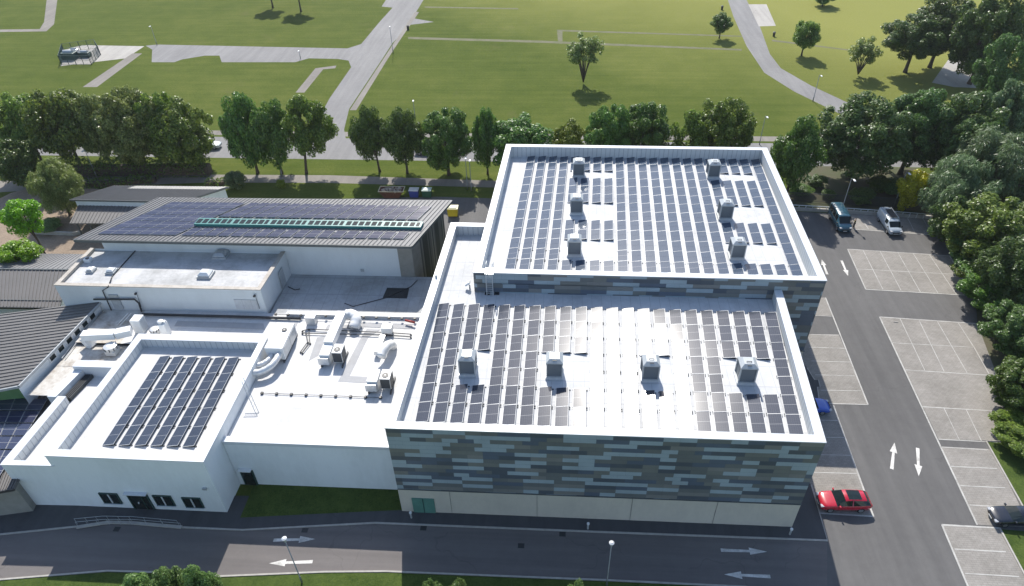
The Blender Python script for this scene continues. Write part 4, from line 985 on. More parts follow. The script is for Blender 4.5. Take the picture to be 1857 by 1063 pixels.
# left plant terrace
zt = 6.05
P0, P1, P2 = at(150, 609, 7.6), at(210, 606, 7.6), at(238, 600, 7.6)
box_duct('square_duct', [P0, P1, P2], 1.0, .8, 'wide white square duct running along the left plant terrace')
q = at(150, 612, 7.1); box_duct('drop_duct', [(q.x+.2, q.y, 7.2), (q.x+.9, q.y-.2, 6.0)], 1.0, .8, 'pale duct leg dropping from left end of wide square duct')
q = at(245, 605, 6.36); t = empty('vent_box', (q.x, q.y, 6.36), 'tall white plant box at right end of the wide square duct', 'vent box')
m = MB(); m.box(0, 0, .01, 1.1, 1.2, 1.9); m.build('box', M['white_metal'], t, bevel=.03); m = MB(); m.box(1.102, .1, .2, 1.13, 1.1, 1.7); m.build('door_panel', M['galv'], t)
def fan(u, v, z, label, s):
    q = at(u, v, z); t = empty('extract_fan', (q.x, q.y, z), label, 'extract fan', 'extract fans on the left plant terrace')
    m = MB(); m.box(-.5*s, -.5*s, .01, .5*s, .5*s, .5*s); m.build('curb', M['galv'], t, bevel=.02)
    m = MB(); m.tube([(0, 0, .502*s), (0, 0, .7*s), (0, 0, .95*s), (0, 0, 1.02*s)], [.55*s, .62*s, .62*s, .3*s], 18); m.build('cowl', M['galv'], t, smooth=False)
    m = MB()
    for k in range(10):
        a = k*math.pi/5; m.bar((.63*s*math.cos(a), .63*s*math.sin(a), .6*s), (.66*s*math.cos(a), .66*s*math.sin(a), .95*s), .08, .04)
    m.build('fin', M['charcoal'], t); return t
fan(206, 640, zt, 'round silver extract fan inside the left plant terrace', 1.15)
fan(283, 605, 6.36, 'low round extract fan behind the white block parapet', .8)
q = at(303, 606, 6.36); t = empty('vent_stack', (q.x, q.y, 6.36), 'tall white tapered vent stack behind the white block', 'vent stack')
m = MB(); m.prism([(-.4, -.4), (.4, -.4), (.4, .4), (-.4, .4)], .01, 1.7); m.build('stack', M['white_metal'], t, bevel=.03)
m = MB(); m.tube([(-.15, 0, 1.702), (-.15, 0, 2.0), (-.15, 0, 2.05)], [.3, .34, .2], 12); m.tube([(.25, .1, 1.702), (.25, .1, 1.95)], .2, 10); m.build('cowl', M['galv'], t)
m = MB(); A0, A1 = at(180, 560, 6.4), at(112, 650, 6.2)
for dx in (0, .35): m.tube([A0+Vector((dx, 0, 0)), A1+Vector((dx, 0, 0))], .05, 6)
put(m.build('pipe_pair', M['galv']), 'pair of steel pipes running below the clerestory windows', 'pipe')
m = MB(); B0, B1 = at(212, 590, 6.4), at(232, 568, 7.4); m.tube([B0, B1], .05, 6); m.tube([B0+Vector((.4, 0, 0)), B1+Vector((.4, 0, 0))], .05, 6); put(m.build('step_rail', M['galv']), 'short handrail by the small door of the annex wall', 'handrail')
# ramp handrails and low wall before the white block
t = empty('entrance_ramp', (0, 0, 0), 'shallow entrance ramp with a pale low wall and two handrails before the white block', 'ramp')
m = MB(); m.strip(g2([(140, 957), (196, 948), (240, 949), (330, 957)], .1), .3, .1, .24); m.build('low_wall', M['kerb'], t)
for k, pts in enumerate([[(134, 941), (186, 936), (240, 937), (320, 944)], [(136, 947), (186, 942), (240, 942), (326, 949)]]):
    m = MB(); P = [at(u, v, 1.0) for u, v in pts]; m.tube(P, .02, 6)
    for i in range(9):
        s = i/8*(len(P)-1); j = min(int(s), len(P)-2); c = P[j].lerp(P[j+1], s-j); m.tube([(c.x, c.y, .1), c], .014, 5)
    m.build('handrail', M['galv_dull'], t)

# ------------------------------------------------------------------ lamps
def lamp(base, h, label, head='lantern', rad=.06, z0=0.0):
    b = at(*base, z0) if isinstance(base[0], (int, float)) and abs(base[0]) < 5000 else base
    t = empty('street_lamp', (b.x, b.y, z0), label, 'street lamp', 'street lamps')
    m = MB(); m.tube([(0, 0, 0), (0, 0, 1.0), (0, 0, 1.02), (0, 0, h)], [rad*1.5, rad*1.5, rad, rad*.75], 10); m.build('pole', M['steel'], t, smooth=True)
    if head == 'lantern':
        m = MB(); m.tube([(0, 0, h), (0, 0, h+.08), (0, 0, h+.45)], [.08, .11, .17], 14); m.build('lamp_lens', M['lamp_clear'], t)
        m = MB(); m.tube([(0, 0, h+.452), (0, 0, h+.5), (0, 0, h+.58)], [.22, .22, .06], 14); m.build('lamp_hood', M['galv'], t)
    else:
        m = MB(); m.bar((0, 0, h), (.12, -.55, h+.06), .07, .07); m.build('arm', M['steel'], t)
        m = MB(); m.obox((.16, -.72, h+.07), (Vector((1, 0, 0)), Vector((0, 1, 0)), Vector((0, 0, 1))), (.14, .32, .06)); m.build('lamp_head', M['white_metal'], t, bevel=.02)
    return t
lamp((548, 1057), 6.6, 'slim lamp post standing in the verge over the two left road arrows', 'lantern', .055)
lamp((1100, 1062), 6.3, 'slim lamp post in the verge in front of the cladded hall', 'lantern', .055)
lamp((848, 344), 6.2, 'left one of two lamp posts beside the service yard', 'head'); lamp((855, 346), 6.0, 'right one of two lamp posts beside the service yard', 'head')
lamp((1524, 388), 6.3, 'lamp post behind the dark blue van', 'head'); lamp((1620, 376), 6.3, 'lamp post between the pale van and golden shrub', 'head')
lamp((713, 96), 6.6, 'lamp post at the edge of field road near the top', 'head', .07); lamp((1474, 184), 5.6, 'lamp post on the verge of the curving park path', 'head', .07)
lamp((1377, 262), 5.6, 'lamp post behind the right rear corner of tallest hall', 'head', .06); lamp((545, 106), 2.0, 'short post at the bend of the field road spur', 'head', .06)
lamp((512, 320), 5.5, 'lamp post by the boundary path right of the dark hedge', 'head', .06); lamp((176, 322), 5.5, 'lamp post by the boundary path in front of dark hedge', 'head', .06); lamp((753, 215), 4.0, 'lamp post in the field behind the roadside trees', 'head', .06)
lamp((285, 82), 5.0, 'lamp post at the corner of concrete apron and field road', 'head', .06)
for u, v in ((746, 939), (1066, 959), (1432, 969)):
    b = at(u, v, .1); t = empty('bollard_light', (b.x, b.y, .1), 'small round bollard light on the footway, %s' % {746: 'below the teal door', 1066: 'midway along the cream base', 1432: 'near the right corner of the hall'}[u], 'bollard', 'bollard lights')
    m = MB(); m.tube([(0, 0, 0), (0, 0, .75)], .09, 10); m.build('post', M['galv_dull'], t); m = MB(); m.tube([(0, 0, .752), (0, 0, .9)], .13, 12); m.build('cap', M['white_metal'], t)

# ------------------------------------------------------------------ vehicles
def vehicle(name, label, cat, prof, W, mats, wheel_x, wheel_r, loc, rz, bands, roof_extra=None):
    """prof: stations front to back (x, z_bottom, z_belt, z_roof, half width, roof half width); bands: cab window spans by station index"""
    t = empty(name, loc, label, cat, None, rz)
    sec = []
    for (x, zb, zl, zr, w, wr) in prof:
        h = zl-zb
        sec.append([(x, 0, zb), (x, w*.80, zb), (x, w*.97, zb+h*.18), (x, w, zb+h*.55), (x, w*.985, zl-.04), (x, w*.95, zl),
                    (x, wr+(w*.95-wr)*.12, zl+(zr-zl)*.86) if zr > zl+.05 else (x, w*.80, zl+.035), (x, wr*.88, zr) if zr > zl+.05 else (x, w*.5, zl+.055), (x, 0, zr+(.03 if zr > zl+.05 else .065))])
    V = []; n = len(sec[0]); full = 2*n-2
    for s_ in sec:
        ring = s_+[(p[0], -p[1], p[2]) for p in s_[-2:0:-1]]; V += ring
    body = MB(); body.v = list(V); wins = {}
    for i in range(len(sec)-1):
        for j in range(full):
            f = (i*full+j, i*full+(j+1) % full, (i+1)*full+(j+1) % full, (i+1)*full+j)
            jj = j if j < n-1 else full-1-j
            nm = None
            for (a, b, typ) in bands:
                if a <= i < b:
                    if typ == 'side' and jj == 5: nm = 'side_window'
                    if typ == 'screen' and jj in (6, 7): nm = 'windscreen'
                    if typ == 'screen' and jj == 5: nm = None
                    if typ == 'rear' and jj in (6, 7): nm = 'rear_window'
                    if typ == 'sunroof' and jj == 7: nm = 'sunroof'
            if nm:
                wins.setdefault((nm, 1 if (j < n-1) else -1) if nm == 'side_window' else (nm, 0), []).append(f)
            else: body.f.append(f); body.m.append(0)
    body.f.append(tuple(range(full-1, -1, -1))); body.m.append(0); e = (len(sec)-1)*full; body.f.append(tuple(e+k for k in range(full))); body.m.append(0)
    bo = body.build('body', mats['paint'], t, smooth=True)
    bm = bmesh.new(); bm.from_mesh(bo.data); bmesh.ops.delete(bm, geom=[v for v in bm.verts if not v.link_faces], context='VERTS'); bmesh.ops.recalc_face_normals(bm, faces=bm.faces); bm.to_mesh(bo.data); bm.free()
    for (nm, sd), fs in wins.items():
        m = MB(); used = {}
        for f in fs:
            m.face([V[k] for k in f])
        m.build(nm, M['glass'], t)
    for wx in wheel_x:
        for sd in (-1, 1):
            w = W/2-.02
            m = MB(); m.tube([(wx, sd*(w-.24), wheel_r), (wx, sd*(w-.20), wheel_r), (wx, sd*(w-.02), wheel_r), (wx, sd*(w+.01), wheel_r)], [wheel_r*.9, wheel_r, wheel_r, wheel_r*.9], 20); wo = m.build('wheel', M['tyre'], t)
            m = MB(); m.tube([(wx, sd*(w+.011), wheel_r), (wx, sd*(w+.022), wheel_r)], wheel_r*.62, 12); m.build('rim', M['rim'], wo)
    x0, zb, zl = prof[0][0], prof[0][1], prof[0][2]; w0 = prof[1][4]
    for sd in (-1, 1):
        p1 = prof[1]; m = MB(); m.obox((p1[0]-.02, sd*p1[4]*.80, p1[2]-.03), (Vector((1, 0, 0)), Vector((0, 1, 0)), Vector((0, 0, 1))), (.16, .16, .075)); m.build('headlight', M['lamp_clear'], t, bevel=.03)
        pe = prof[-1]; m = MB(); m.obox((pe[0]+.02, sd*pe[4]*.80, pe[2]-.14), (Vector((1, 0, 0)), Vector((0, 1, 0)), Vector((0, 0, 1))), (.04, .14, .12)); m.build('tail_light', M['tail_red'], t, bevel=.02)
    mi = mats.get('mirror', prof[3][0])
    for sd in (-1, 1):
        m = MB(); m.obox((mi, sd*(W/2+.08), mats.get('mz', 1.0)), (Vector((1, 0, 0)), Vector((0, 1, 0)), Vector((0, 0, 1))), (.07, .11, .09)); m.build('mirror', mats['paint'] if not mats.get('md') else M['dark'], t, bevel=.03)
    m = MB(); m.obox((x0-.005, 0, zb+.22), (Vector((1, 0, 0)), Vector((0, 1, 0)), Vector((0, 0, 1))), (.03, w0*.55, .1)); m.build('grille', M['dark'], t)
    m = MB(); m.obox((x0-.04, 0, zb+.07), (Vector((1, 0, 0)), Vector((0, 1, 0)), Vector((0, 0, 1))), (.012, .26, .055)); m.build('number_plate', M['white_metal'], t)
    if roof_extra: roof_extra(t)
    return t
SUV = [(-2.36, .42, .66, .66, .62, .5), (-2.24, .30, .80, .80, .84, .6), (-1.75, .26, .93, .93, .93, .7), (-1.10, .26, 1.00, 1.00, .95, .7), (-.98, .26, 1.01, 1.02, .95, .70),
       (-.22, .26, 1.03, 1.56, .95, .62), (.02, .26, 1.03, 1.61, .95, .62), (.10, .26, 1.03, 1.62, .95, .62), (.45, .26, 1.04, 1.63, .95, .62), (.55, .26, 1.04, 1.63, .95, .62), (1.25, .26, 1.06, 1.60, .95, .60), (1.36, .26, 1.07, 1.59, .94, .60), (1.80, .27, 1.09, 1.52, .92, .56), (2.20, .32, 1.10, 1.14, .90, .52), (2.36, .45, 1.00, 1.00, .80, .5)]
SUVB = [(4, 5, 'screen'), (4, 8, 'side'), (9, 13, 'side'), (12, 13, 'rear'), (7, 8, 'sunroof'), (8, 10, 'sunroof'), (10, 11, 'sunroof')]
SAL = [(-2.36, .40, .60, .60, .60, .5), (-2.22, .28, .72, .72, .82, .6), (-1.75, .24, .84, .84, .90, .7), (-1.05, .24, .92, .92, .91, .7), (-.92, .24, .93, .94, .91, .68),
       (-.12, .24, .95, 1.38, .91, .58), (.05, .24, .95, 1.41, .91, .58), (.12, .24, .95, 1.42, .91, .58), (.55, .24, .96, 1.42, .91, .58), (.63, .24, .96, 1.42, .91, .58), (1.0, .24, .97, 1.38, .91, .57), (1.1, .24, .97, 1.36, .90, .56), (1.72, .26, 1.00, 1.02, .88, .54), (2.22, .32, .98, .99, .84, .5), (2.36, .42, .86, .86, .76, .5)]
SALB = [(4, 5, 'screen'), (4, 8, 'side'), (9, 11, 'side'), (11, 12, 'rear')]
cl = at(1484, 900, .6); 
A_ = at(1489, 917, .02); B_ = at(1575, 921, .02)
def car_at(uv, z, rz, **kw): p = at(*uv, z); return (p.x, p.y, .026), rz
c = at(1529, 909, .6); vehicle('parked_car', 'red estate car with dark sunroof parked in the bay at the hall corner', 'car', SUV, 1.90, {'paint': paint('red_car_paint', (0.42, 0.008, 0.025)), 'mirror': -.75, 'mz': 1.08}, (-1.45, 1.42), .36, (c.x, c.y, .026), R(2), SUVB)
c = at(1844, 936, .6); vehicle('parked_car', 'dark blue-black saloon car in the bay at the right edge of frame', 'car', SAL, 1.84, {'paint': paint('dark_car_paint', (0.007, 0.010, 0.018)), 'mirror': -.72, 'mz': .98}, (-1.42, 1.40), .33, (c.x, c.y, .026), R(1), SALB)
c = at(1484, 737, .5); vehicle('parked_car', 'bright blue car half hidden by the roof edge of the hall', 'car', SAL, 1.82, {'paint': paint('blue_car_paint', (0.01, 0.07, 0.42)), 'mirror': -.72, 'mz': .98}, (-1.42, 1.40), .33, (c.x-1.2, c.y, .026), R(180), SALB)
VAN = [(-2.72, .42, .85, .85, .78, .6), (-2.62, .32, 1.02, 1.02, .92, .7), (-2.20, .30, 1.22, 1.22, .98, .75), (-1.98, .30, 1.30, 1.31, .99, .76), (-1.30, .30, 1.34, 2.22, 1.0, .84), (-1.15, .30, 1.34, 2.32, 1.0, .86), (-1.0, .30, 1.34, 2.36, 1.0, .86), (-.25, .30, 1.35, 2.42, 1.0, .88), (-.1, .30, 1.35, 2.42, 1.0, .88), (.9, .30, 1.35, 2.42, 1.0, .88), (1.05, .30, 1.35, 2.42, 1.0, .88), (2.4, .30, 1.35, 2.40, 1.0, .88), (2.62, .32, 1.35, 2.38, .98, .86), (2.70, .36, 1.33, 2.30, .95, .82)]
VANB = [(3, 4, 'screen'), (5, 7, 'side'), (8, 9, 'side'), (10, 11, 'side')]
VAN2 = [(a, b, c_-.18 if i > 1 else c_-.1, (d-.42 if d > 2 else d-.18 if i > 1 else d-.1), e*.97, f*.97) for i, (a, b, c_, d, e, f) in enumerate(VAN)]
VAN2B = [(3, 4, 'screen'), (5, 7, 'side')]
def ribs(t):
    m = MB()
    for x in (-.6, -.1, .4, .9, 1.4, 1.9): m.box(x-.03, -.7, 2.44, x+.03, .7, 2.47)
    m.build('roof_rib', paint('van_blue_rib', (0.05, 0.10, 0.14)), t)
def rack(t):
    m = MB()
    for y in (-.68, -.05, .6): m.bar((-.9, y, 2.14), (2.3, y, 2.14), .06, .05)
    for x in (-.7, .2, 1.2, 2.1): m.bar((x, -.72, 2.09), (x, .72, 2.09), .05, .05)
    m.build('roof_rack', M['galv'], t); m = MB(); m.box(-.7, -.5, 2.17, 1.6, .4, 2.22); m.build('ladder', M['dark'], t)
c = at(1523, 398, .9); vehicle('parked_van', 'dark teal-blue van with a ribbed high roof parked at the back of car park', 'van', VAN, 2.0, {'paint': paint('van_teal_paint', (0.035, 0.10, 0.14)), 'mirror': -1.75, 'mz': 1.35, 'md': 1}, (-1.85, 1.60), .36, (c.x, c.y, .026), R(91), VANB, ribs)
c = at(1613, 404, .8); vehicle('parked_van', 'pale blue-grey van with roof rack parked beside the striped rear bays', 'van', VAN2, 1.94, {'paint': paint('van_white_paint', (0.40, 0.45, 0.49)), 'mirror': -1.75, 'mz': 1.18, 'md': 1}, (-1.80, 1.58), .34, (c.x, c.y, .026), R(91), VAN2B, rack)
for (u, v), cc_, nm, rz in [((10, 252), (0.6, 0.6, 0.6), 'white car on the public road at the far left edge', 0), ((80, 254), (0.45, 0.55, 0.68), 'pale blue car glimpsed through the roadside trees', 0), ((131, 254), (0.55, 0.56, 0.56), 'silver car glimpsed through the roadside trees', 0), ((378, 262), (0.62, 0.66, 0.62), 'white car between the two clumps of roadside trees', 0), ((775, 272), (0.6, 0.6, 0.6), 'white car behind the row of rounded trees', 0)]:
    c = at(u, v, .7); vehicle('road_car', nm, 'car', SUV if u in (80, 378) else SAL, 1.86, {'paint': paint('road_car_paint', cc_), 'mirror': -.75, 'mz': 1.0}, (-1.42, 1.40), .34, (c.x, c.y, .008), R(180+1.2 if u != 80 else 1.2), SUVB if u in (80, 378) else SALB)

# ------------------------------------------------------------------ bins, skip, compound, walls
def wheelie(u, v, z, label, body, lid, s=1.0, rz=0.0):
    b = at(u, v, z); t = empty('waste_bin', (b.x, b.y, 0.018), label, 'bin', 'waste bins', rz)
    lo = [(-.6*s, -.45*s), (.6*s, -.45*s), (.6*s, .45*s), (-.6*s, .45*s)]; hi = [(x*1.12, y*1.15) for x, y in lo]; m = MB()
    for i in range(4):
        j = (i+1) % 4; m.face([(*lo[i], .15), (*lo[j], .15), (*hi[j], 1.2*s), (*hi[i], 1.2*s)])
    m.face([(*p, .15) for p in lo[::-1]]); m.build('tub', body, t)
    m = MB(); m.prism([(x*1.06, y*1.06) for x, y in hi], 1.2*s+.003, 1.27*s); m.prism([(x*.8, y*.7) for x, y in hi], 1.27*s+.002, 1.36*s); m.build('lid', lid, t, bevel=.02)
    m = MB()
    for x in (-.5*s, .5*s):
        for y in (-.35*s, .35*s): m.tube([(x-.04, y, .09), (x+.04, y, .09)], .09, 10)
    m.build('wheel', M['dark'], t); return t
wheelie(752, 357, 0, 'blue bin with a grey lid behind the pitched roof', M['blue'], M['galv'], 1.15); wheelie(775, 357, 0, 'green bin with a pale lid behind the pitched roof', M['green_bin'], plain('pale_lid', (.5, .58, .5), .5), 1.15); wheelie(822, 391, 0, 'yellow bin with a cream lid beside the pitched-roof hall', M['yellow'], plain('cream_lid', (.62, .58, .33), .5), 1.25)
b = at(712, 356, 0); t = empty('skip', (b.x, b.y, .01), 'rusty skip heaped with pale rubble behind the pitched roof', 'skip'); m = MB()
lo = [(-1.2, -.75), (1.2, -.75), (1.2, .75), (-1.2, .75)]; hi = [(-2.1, -.9), (2.1, -.9), (2.1, .9), (-2.1, .9)]
for i in range(4):
    j = (i+1) % 4; m.face([(*lo[i], .05), (*lo[j], .05), (*hi[j], 1.35), (*hi[i], 1.35)]); m.face([(hi[i][0]*.96, hi[i][1]*.94, 1.352), (hi[j][0]*.96, hi[j][1]*.94, 1.352), (lo[j][0]*.9, lo[j][1]*.9, .9), (lo[i][0]*.9, lo[i][1]*.9, .9)])
m.build('tub', M['rust'], t); m = MB()
for i in range(4): j = (i+1) % 4; m.bar((*hi[i], 1.36), (*hi[j], 1.36), .12, .1)
m.build('rim', plain('skip_rim', (.5, .44, .3), .7), t); m = MB(); rr = random.Random(2)
for i in range(40):
    x, y = rr.uniform(-1.7, 1.7), rr.uniform(-.7, .7); a = rr.random()*3; m.obox((x, y, 1.0+rr.random()*.35), (Vector((math.cos(a), math.sin(a), .2)).normalized(), Vector((-math.sin(a), math.cos(a), 0)), Vector((0, 0, 1))), (rr.uniform(.1, .4), rr.uniform(.08, .2), .08))
m.build('rubble', M['rubble'], t)
# fenced compound in the field
cq = [at(112, 118), at(166, 118), at(183, 100), at(176, 88), at(118, 96)]
t = empty('fenced_compound', (0, 0, 0), 'green mesh-fenced equipment compound standing in the field at top left', 'fence'); m = MB(); m2 = MB()
for i in range(5):
    a, b = cq[i], cq[(i+1) % 5]; n = int((b-a).length/2.0)+1
    for k_ in range(n+1):
        c = a.lerp(b, k_/n); m.box(c.x-.05, c.y-.05, 0, c.x+.05, c.y+.05, 2.4)
    for z in (.15, 1.2, 2.35): m2.bar((a.x, a.y, z), (b.x, b.y, z), .05, .06)
    nn = int((b-a).length/.28)
    for k_ in range(nn): c = a.lerp(b, k_/nn); m2.box(c.x-.018, c.y-.018, .1, c.x+.018, c.y+.018, 2.35)
m.build('post', M['frame_green'], t); m2.build('mesh_panel', plain('fence_green', (.07, .11, .10), .6), t)
sheet('compound_slab', [(114, 117), (164, 117), (181, 100), (174, 89), (120, 96)], 0.014, M['concrete'])
for (u, v), nm, sz in [((128, 107), 'larger green tank unit inside the fenced compound', 1.4), ((156, 103), 'smaller dark tank unit inside the fenced compound', 1.0), ((136, 96), 'pale cabinet at the back of the fenced compound', .8)]:
    b = at(u, v); t = empty('equipment_unit', (b.x, b.y, .016), nm, 'equipment unit'); m = MB(); m.box(-1.3*sz, -.8*sz, 0, 1.3*sz, .8*sz, 1.2*sz); m.build('housing', M['frame_green'] if sz > .9 else M['galv'], t, bevel=.1)
    m = MB(); m.tube([(-.8*sz, 0, 1.25*sz), (.8*sz, 0, 1.25*sz)], .38*sz, 12); m.build('top_drum', M['galv_dull'], t)
# barrier wall behind the car park
t = empty('boundary_wall', (0, 0, 0), 'low pale boundary wall with a rail behind the car park', 'wall')
m = MB(); P = g2([(1425, 381), (1512, 385), (1600, 391), (1690, 397)]); m.strip(P, .3, 0, .55); m.build('wall', M['kerb'], t)
m = MB(); P2 = [at(u, v, .9) for u, v in [(1425, 371), (1512, 376), (1600, 382), (1690, 389)]]; m.tube(P2, .06, 6)
for i in range(22):
    s = i/21*3; j = min(int(s), 2); c = P2[j].lerp(P2[j+1], s-j); m.box(c.x-.04, c.y-.04, 0, c.x+.04, c.y+.04, .9)
m.build('rail', M['galv'], t)
t = empty('paling_fence', (0, 0, 0), 'thin dark paling fence behind the boundary wall', 'fence'); m = MB(); a, b = at(1430, 371), at(1640, 384); n = 150
for i in range(n): c = a.lerp(b, i/n); m.box(c.x-.02, c.y+1.0, 0, c.x+.02, c.y+1.04, 1.8)
m.build('pale', M['charcoal'], t); m = MB()
for z in (.3, 1.6): m.bar((a.x, a.y+1.06, z), (b.x, b.y+1.06, z), .04, .06)
m.build('rail', M['charcoal'], t)
m = MB(); m.strip(g2([(60, 424), (135, 427), (150, 424)]), .3, 0, .6); put(m.build('planter_wall', M['kerb']), 'low wall edging the planting in the left courtyard', 'wall')

for (u, v), lb in [((740, 54), 'dark litter bin on the grass beside the field road'), ((1403, 66), 'dark litter bin on the grass right of the curving path'), ((1309, 18), 'dark litter bin at the left edge of the curving path')]:
    b = at(u, v); t = empty('litter_bin', (b.x, b.y, 0), lb, 'bin', 'litter bins in the park'); m = MB(); m.tube([(0, 0, 0), (0, 0, .95)], [.28, .34], 12); m.build('tub', M['dark'], t); m = MB(); m.tube([(0, 0, .952), (0, 0, 1.05), (0, 0, 1.2)], [.37, .37, .12], 12); m.build('hood', M['charcoal'], t)
for (u, v), lb in [((884, 533), 'left one of two small black roof outlets below the roof ladder'), ((901, 533), 'right one of two small black roof outlets below the roof ladder')]:
    b = at(u, v, 11.1); t = empty('roof_outlet', (b.x, b.y, 11.1), lb, 'roof outlet'); m = MB(); m.box(-.28, -.22, .004, .28, .22, .12); m.build('grating', M['dark'], t)
b = at(793, 520, 11.1); t = empty('roof_hatch_post', (b.x, b.y, 11.1), 'small grey post with a yellow foot inside the left roof parapet', 'post'); m = MB(); m.box(-.12, -.1, .3, .12, .1, 1.7); m.build('post', M['galv_dull'], t); m = MB(); m.box(-.25, -.2, .004, .25, .2, .298); m.build('foot', M['yellow'], t)
b = at(852, 522, 11.1); t = empty('floodlight', (b.x, b.y, 11.1), 'white floodlight at the left corner of the tallest hall', 'floodlight'); m = MB(); m.box(-.08, -.08, 0.004, .08, .08, .5); m.build('bracket', M['galv_dull'], t); m = MB(); m.obox((-.2, -.1, .7), (Vector((.8, 0, .6)), Vector((0, 1, 0)), Vector((-.6, 0, .8))), (.32, .25, .12)); m.build('lamp_head', M['white_metal'], t, bevel=.03)

# ------------------------------------------------------------------ person beside the van
def skin(name, joints, edges, mat, parent, sub=2):
    me = bpy.data.meshes.new(name); me.from_pydata([j[0] for j in joints], edges, []); me.materials.append(mat)
    o = bpy.data.objects.new(name, me); COL.objects.link(o); o.parent = parent
    sk = o.modifiers.new('skin', 'SKIN'); ss = o.modifiers.new('sub', 'SUBSURF'); ss.levels = ss.render_levels = sub
    sk.use_smooth_shade = True
    for i, j in enumerate(joints): me.skin_vertices[0].data[i].radius = (j[1], j[1] if len(j) < 3 else j[2])
    me.skin_vertices[0].data[0].use_root = True
    return o
b = at(1547, 414); t = empty('person', (b.x, b.y, .026), 'person in dark clothes and yellow vest standing beside the blue van', 'person', None, R(70))
J = [((0, 0, .95), .13, .10), ((0, 0, 1.15), .13, .10), ((0, 0, 1.40), .16, .10), ((0, 0, 1.50), .06), ((0, .01, 1.60), .075), ((0, .01, 1.72), .085),
     ((.19, 0, 1.42), .055), ((.30, .06, 1.18), .045), ((.30, .26, 1.05), .036), ((.30, .35, 1.03), .03), ((-.19, 0, 1.42), .055), ((-.27, -.02, 1.16), .045), ((-.26, .06, .92), .036), ((-.26, .09, .83), .03),
     ((.10, 0, .90), .09), ((.12, .06, .50), .065), ((.12, 0, .09), .045), ((.12, .14, .04), .04), ((-.10, 0, .90), .09), ((-.12, -.03, .50), .065), ((-.12, -.1, .09), .045), ((-.12, .04, .04), .04)]
E_ = [(0, 1), (1, 2), (2, 3), (3, 4), (4, 5), (2, 6), (6, 7), (7, 8), (8, 9), (2, 10), (10, 11), (11, 12), (12, 13), (0, 14), (14, 15), (15, 16), (16, 17), (0, 18), (18, 19), (19, 20), (20, 21)]
skin('body', J, E_, plain('skin_tone', (0.35, 0.20, 0.14), .6), t)
g = 1.22
skin('trousers', [(J[0][0], .15, .12)]+[(J[i][0], J[i][1]*g) for i in (14, 15, 16, 18, 19, 20)], [(0, 1), (1, 2), (2, 3), (0, 4), (4, 5), (5, 6)], plain('dark_trousers', (.02, .02, .025), .8), t)
skin('jacket', [((0, 0, .98), .155, .12), (J[1][0], .15, .12), (J[2][0], .18, .12)]+[(J[i][0], J[i][1]*1.2) for i in (6, 7, 8, 10, 11, 12)], [(0, 1), (1, 2), (2, 3), (3, 4), (4, 5), (2, 6), (6, 7), (7, 8)], plain('dark_jacket', (.03, .035, .03), .8), t)
skin('vest', [((0, 0, 1.02), .17, .135), ((0, 0, 1.2), .165, .135), ((0, 0, 1.38), .185, .13)], [(0, 1), (1, 2)], plain('hi_vis_vest', (.45, .42, .04), .7), t)
skin('hair', [((0, -.02, 1.70), .088), ((0, -.01, 1.775), .07)], [(0, 1)], plain('dark_hair', (.02, .015, .012), .8), t)

# ------------------------------------------------------------------ trees and shrubs
def crown_mesh(name, seed, n, nblob, leaf, shape='round'):
    rg = np.random.default_rng(seed)
    d = rg.normal(size=(nblob, 3)); d /= np.linalg.norm(d, axis=1)[:, None]
    rad = rg.uniform(.35, 1.0, nblob)**.75
    c = d*rad[:, None]*.84
    br = rg.uniform(.62, 1.35, nblob)*1.55/np.sqrt(nblob)
    if shape == 'vase':
        c[:, :2] *= (.62+.42*np.clip((c[:, 2:3]+.8)/1.1, 0, 1)); c[:, 2] = np.where(np.hypot(c[:, 0], c[:, 1]) < .3, np.maximum(c[:, 2], .1), c[:, 2]); br *= .72
    if shape == 'oval': c[:, :2] *= (1-.35*np.clip(c[:, 2:3], -.2, 1)); br *= .95
    if shape == 'willow': br *= 1.05
    w = br**2; w /= w.sum()
    k = rg.choice(nblob, n, p=w)
    e = rg.normal(size=(n, 3)); e[:, 2] += .25; e /= np.linalg.norm(e, axis=1)[:, None]
    rr = br[k]*np.where(rg.random(n) < .85, rg.uniform(.80, 1.15, n), rg.uniform(.3, .8, n))
    p = c[k]+e*rr[:, None]
    if shape == 'willow': p[:, 2] -= .22*rg.random(n)*np.hypot(p[:, 0], p[:, 1])
    nn = e*.70+rg.normal(size=(n, 3))*.45+np.array([0, 0, .45]); nn /= np.linalg.norm(nn, axis=1)[:, None]
    a = np.cross(nn, rg.normal(size=(n, 3))); a /= np.linalg.norm(a, axis=1)[:, None]
    if shape == 'willow':
        a = e*.4+np.array([0, 0, -.8])+rg.normal(size=(n, 3))*.25; a -= nn*(a*nn).sum(1)[:, None]; a /= np.linalg.norm(a, axis=1)[:, None]
    b = np.cross(nn, a)
    s = leaf*rg.uniform(.6, 1.35, n)[:, None]
    la, lb = (1.0, .62) if shape != 'willow' else (1.7, .30)
    q = np.stack([p-a*s*la, p-b*s*lb+nn*s*.18, p+a*s*la, p+b*s*lb+nn*s*.18], 1).reshape(-1, 3)
    me = bpy.data.meshes.new(name); me.vertices.add(4*n); me.vertices.foreach_set('co', q.ravel())
    me.loops.add(4*n); me.loops.foreach_set('vertex_index', np.arange(4*n, dtype=np.int32))
    me.polygons.add(n); me.polygons.foreach_set('loop_start', np.arange(0, 4*n, 4, dtype=np.int32)); me.polygons.foreach_set('loop_total', np.full(n, 4, dtype=np.int32))
    me.update(calc_edges=True); me.materials.append(M['leaf']); return me
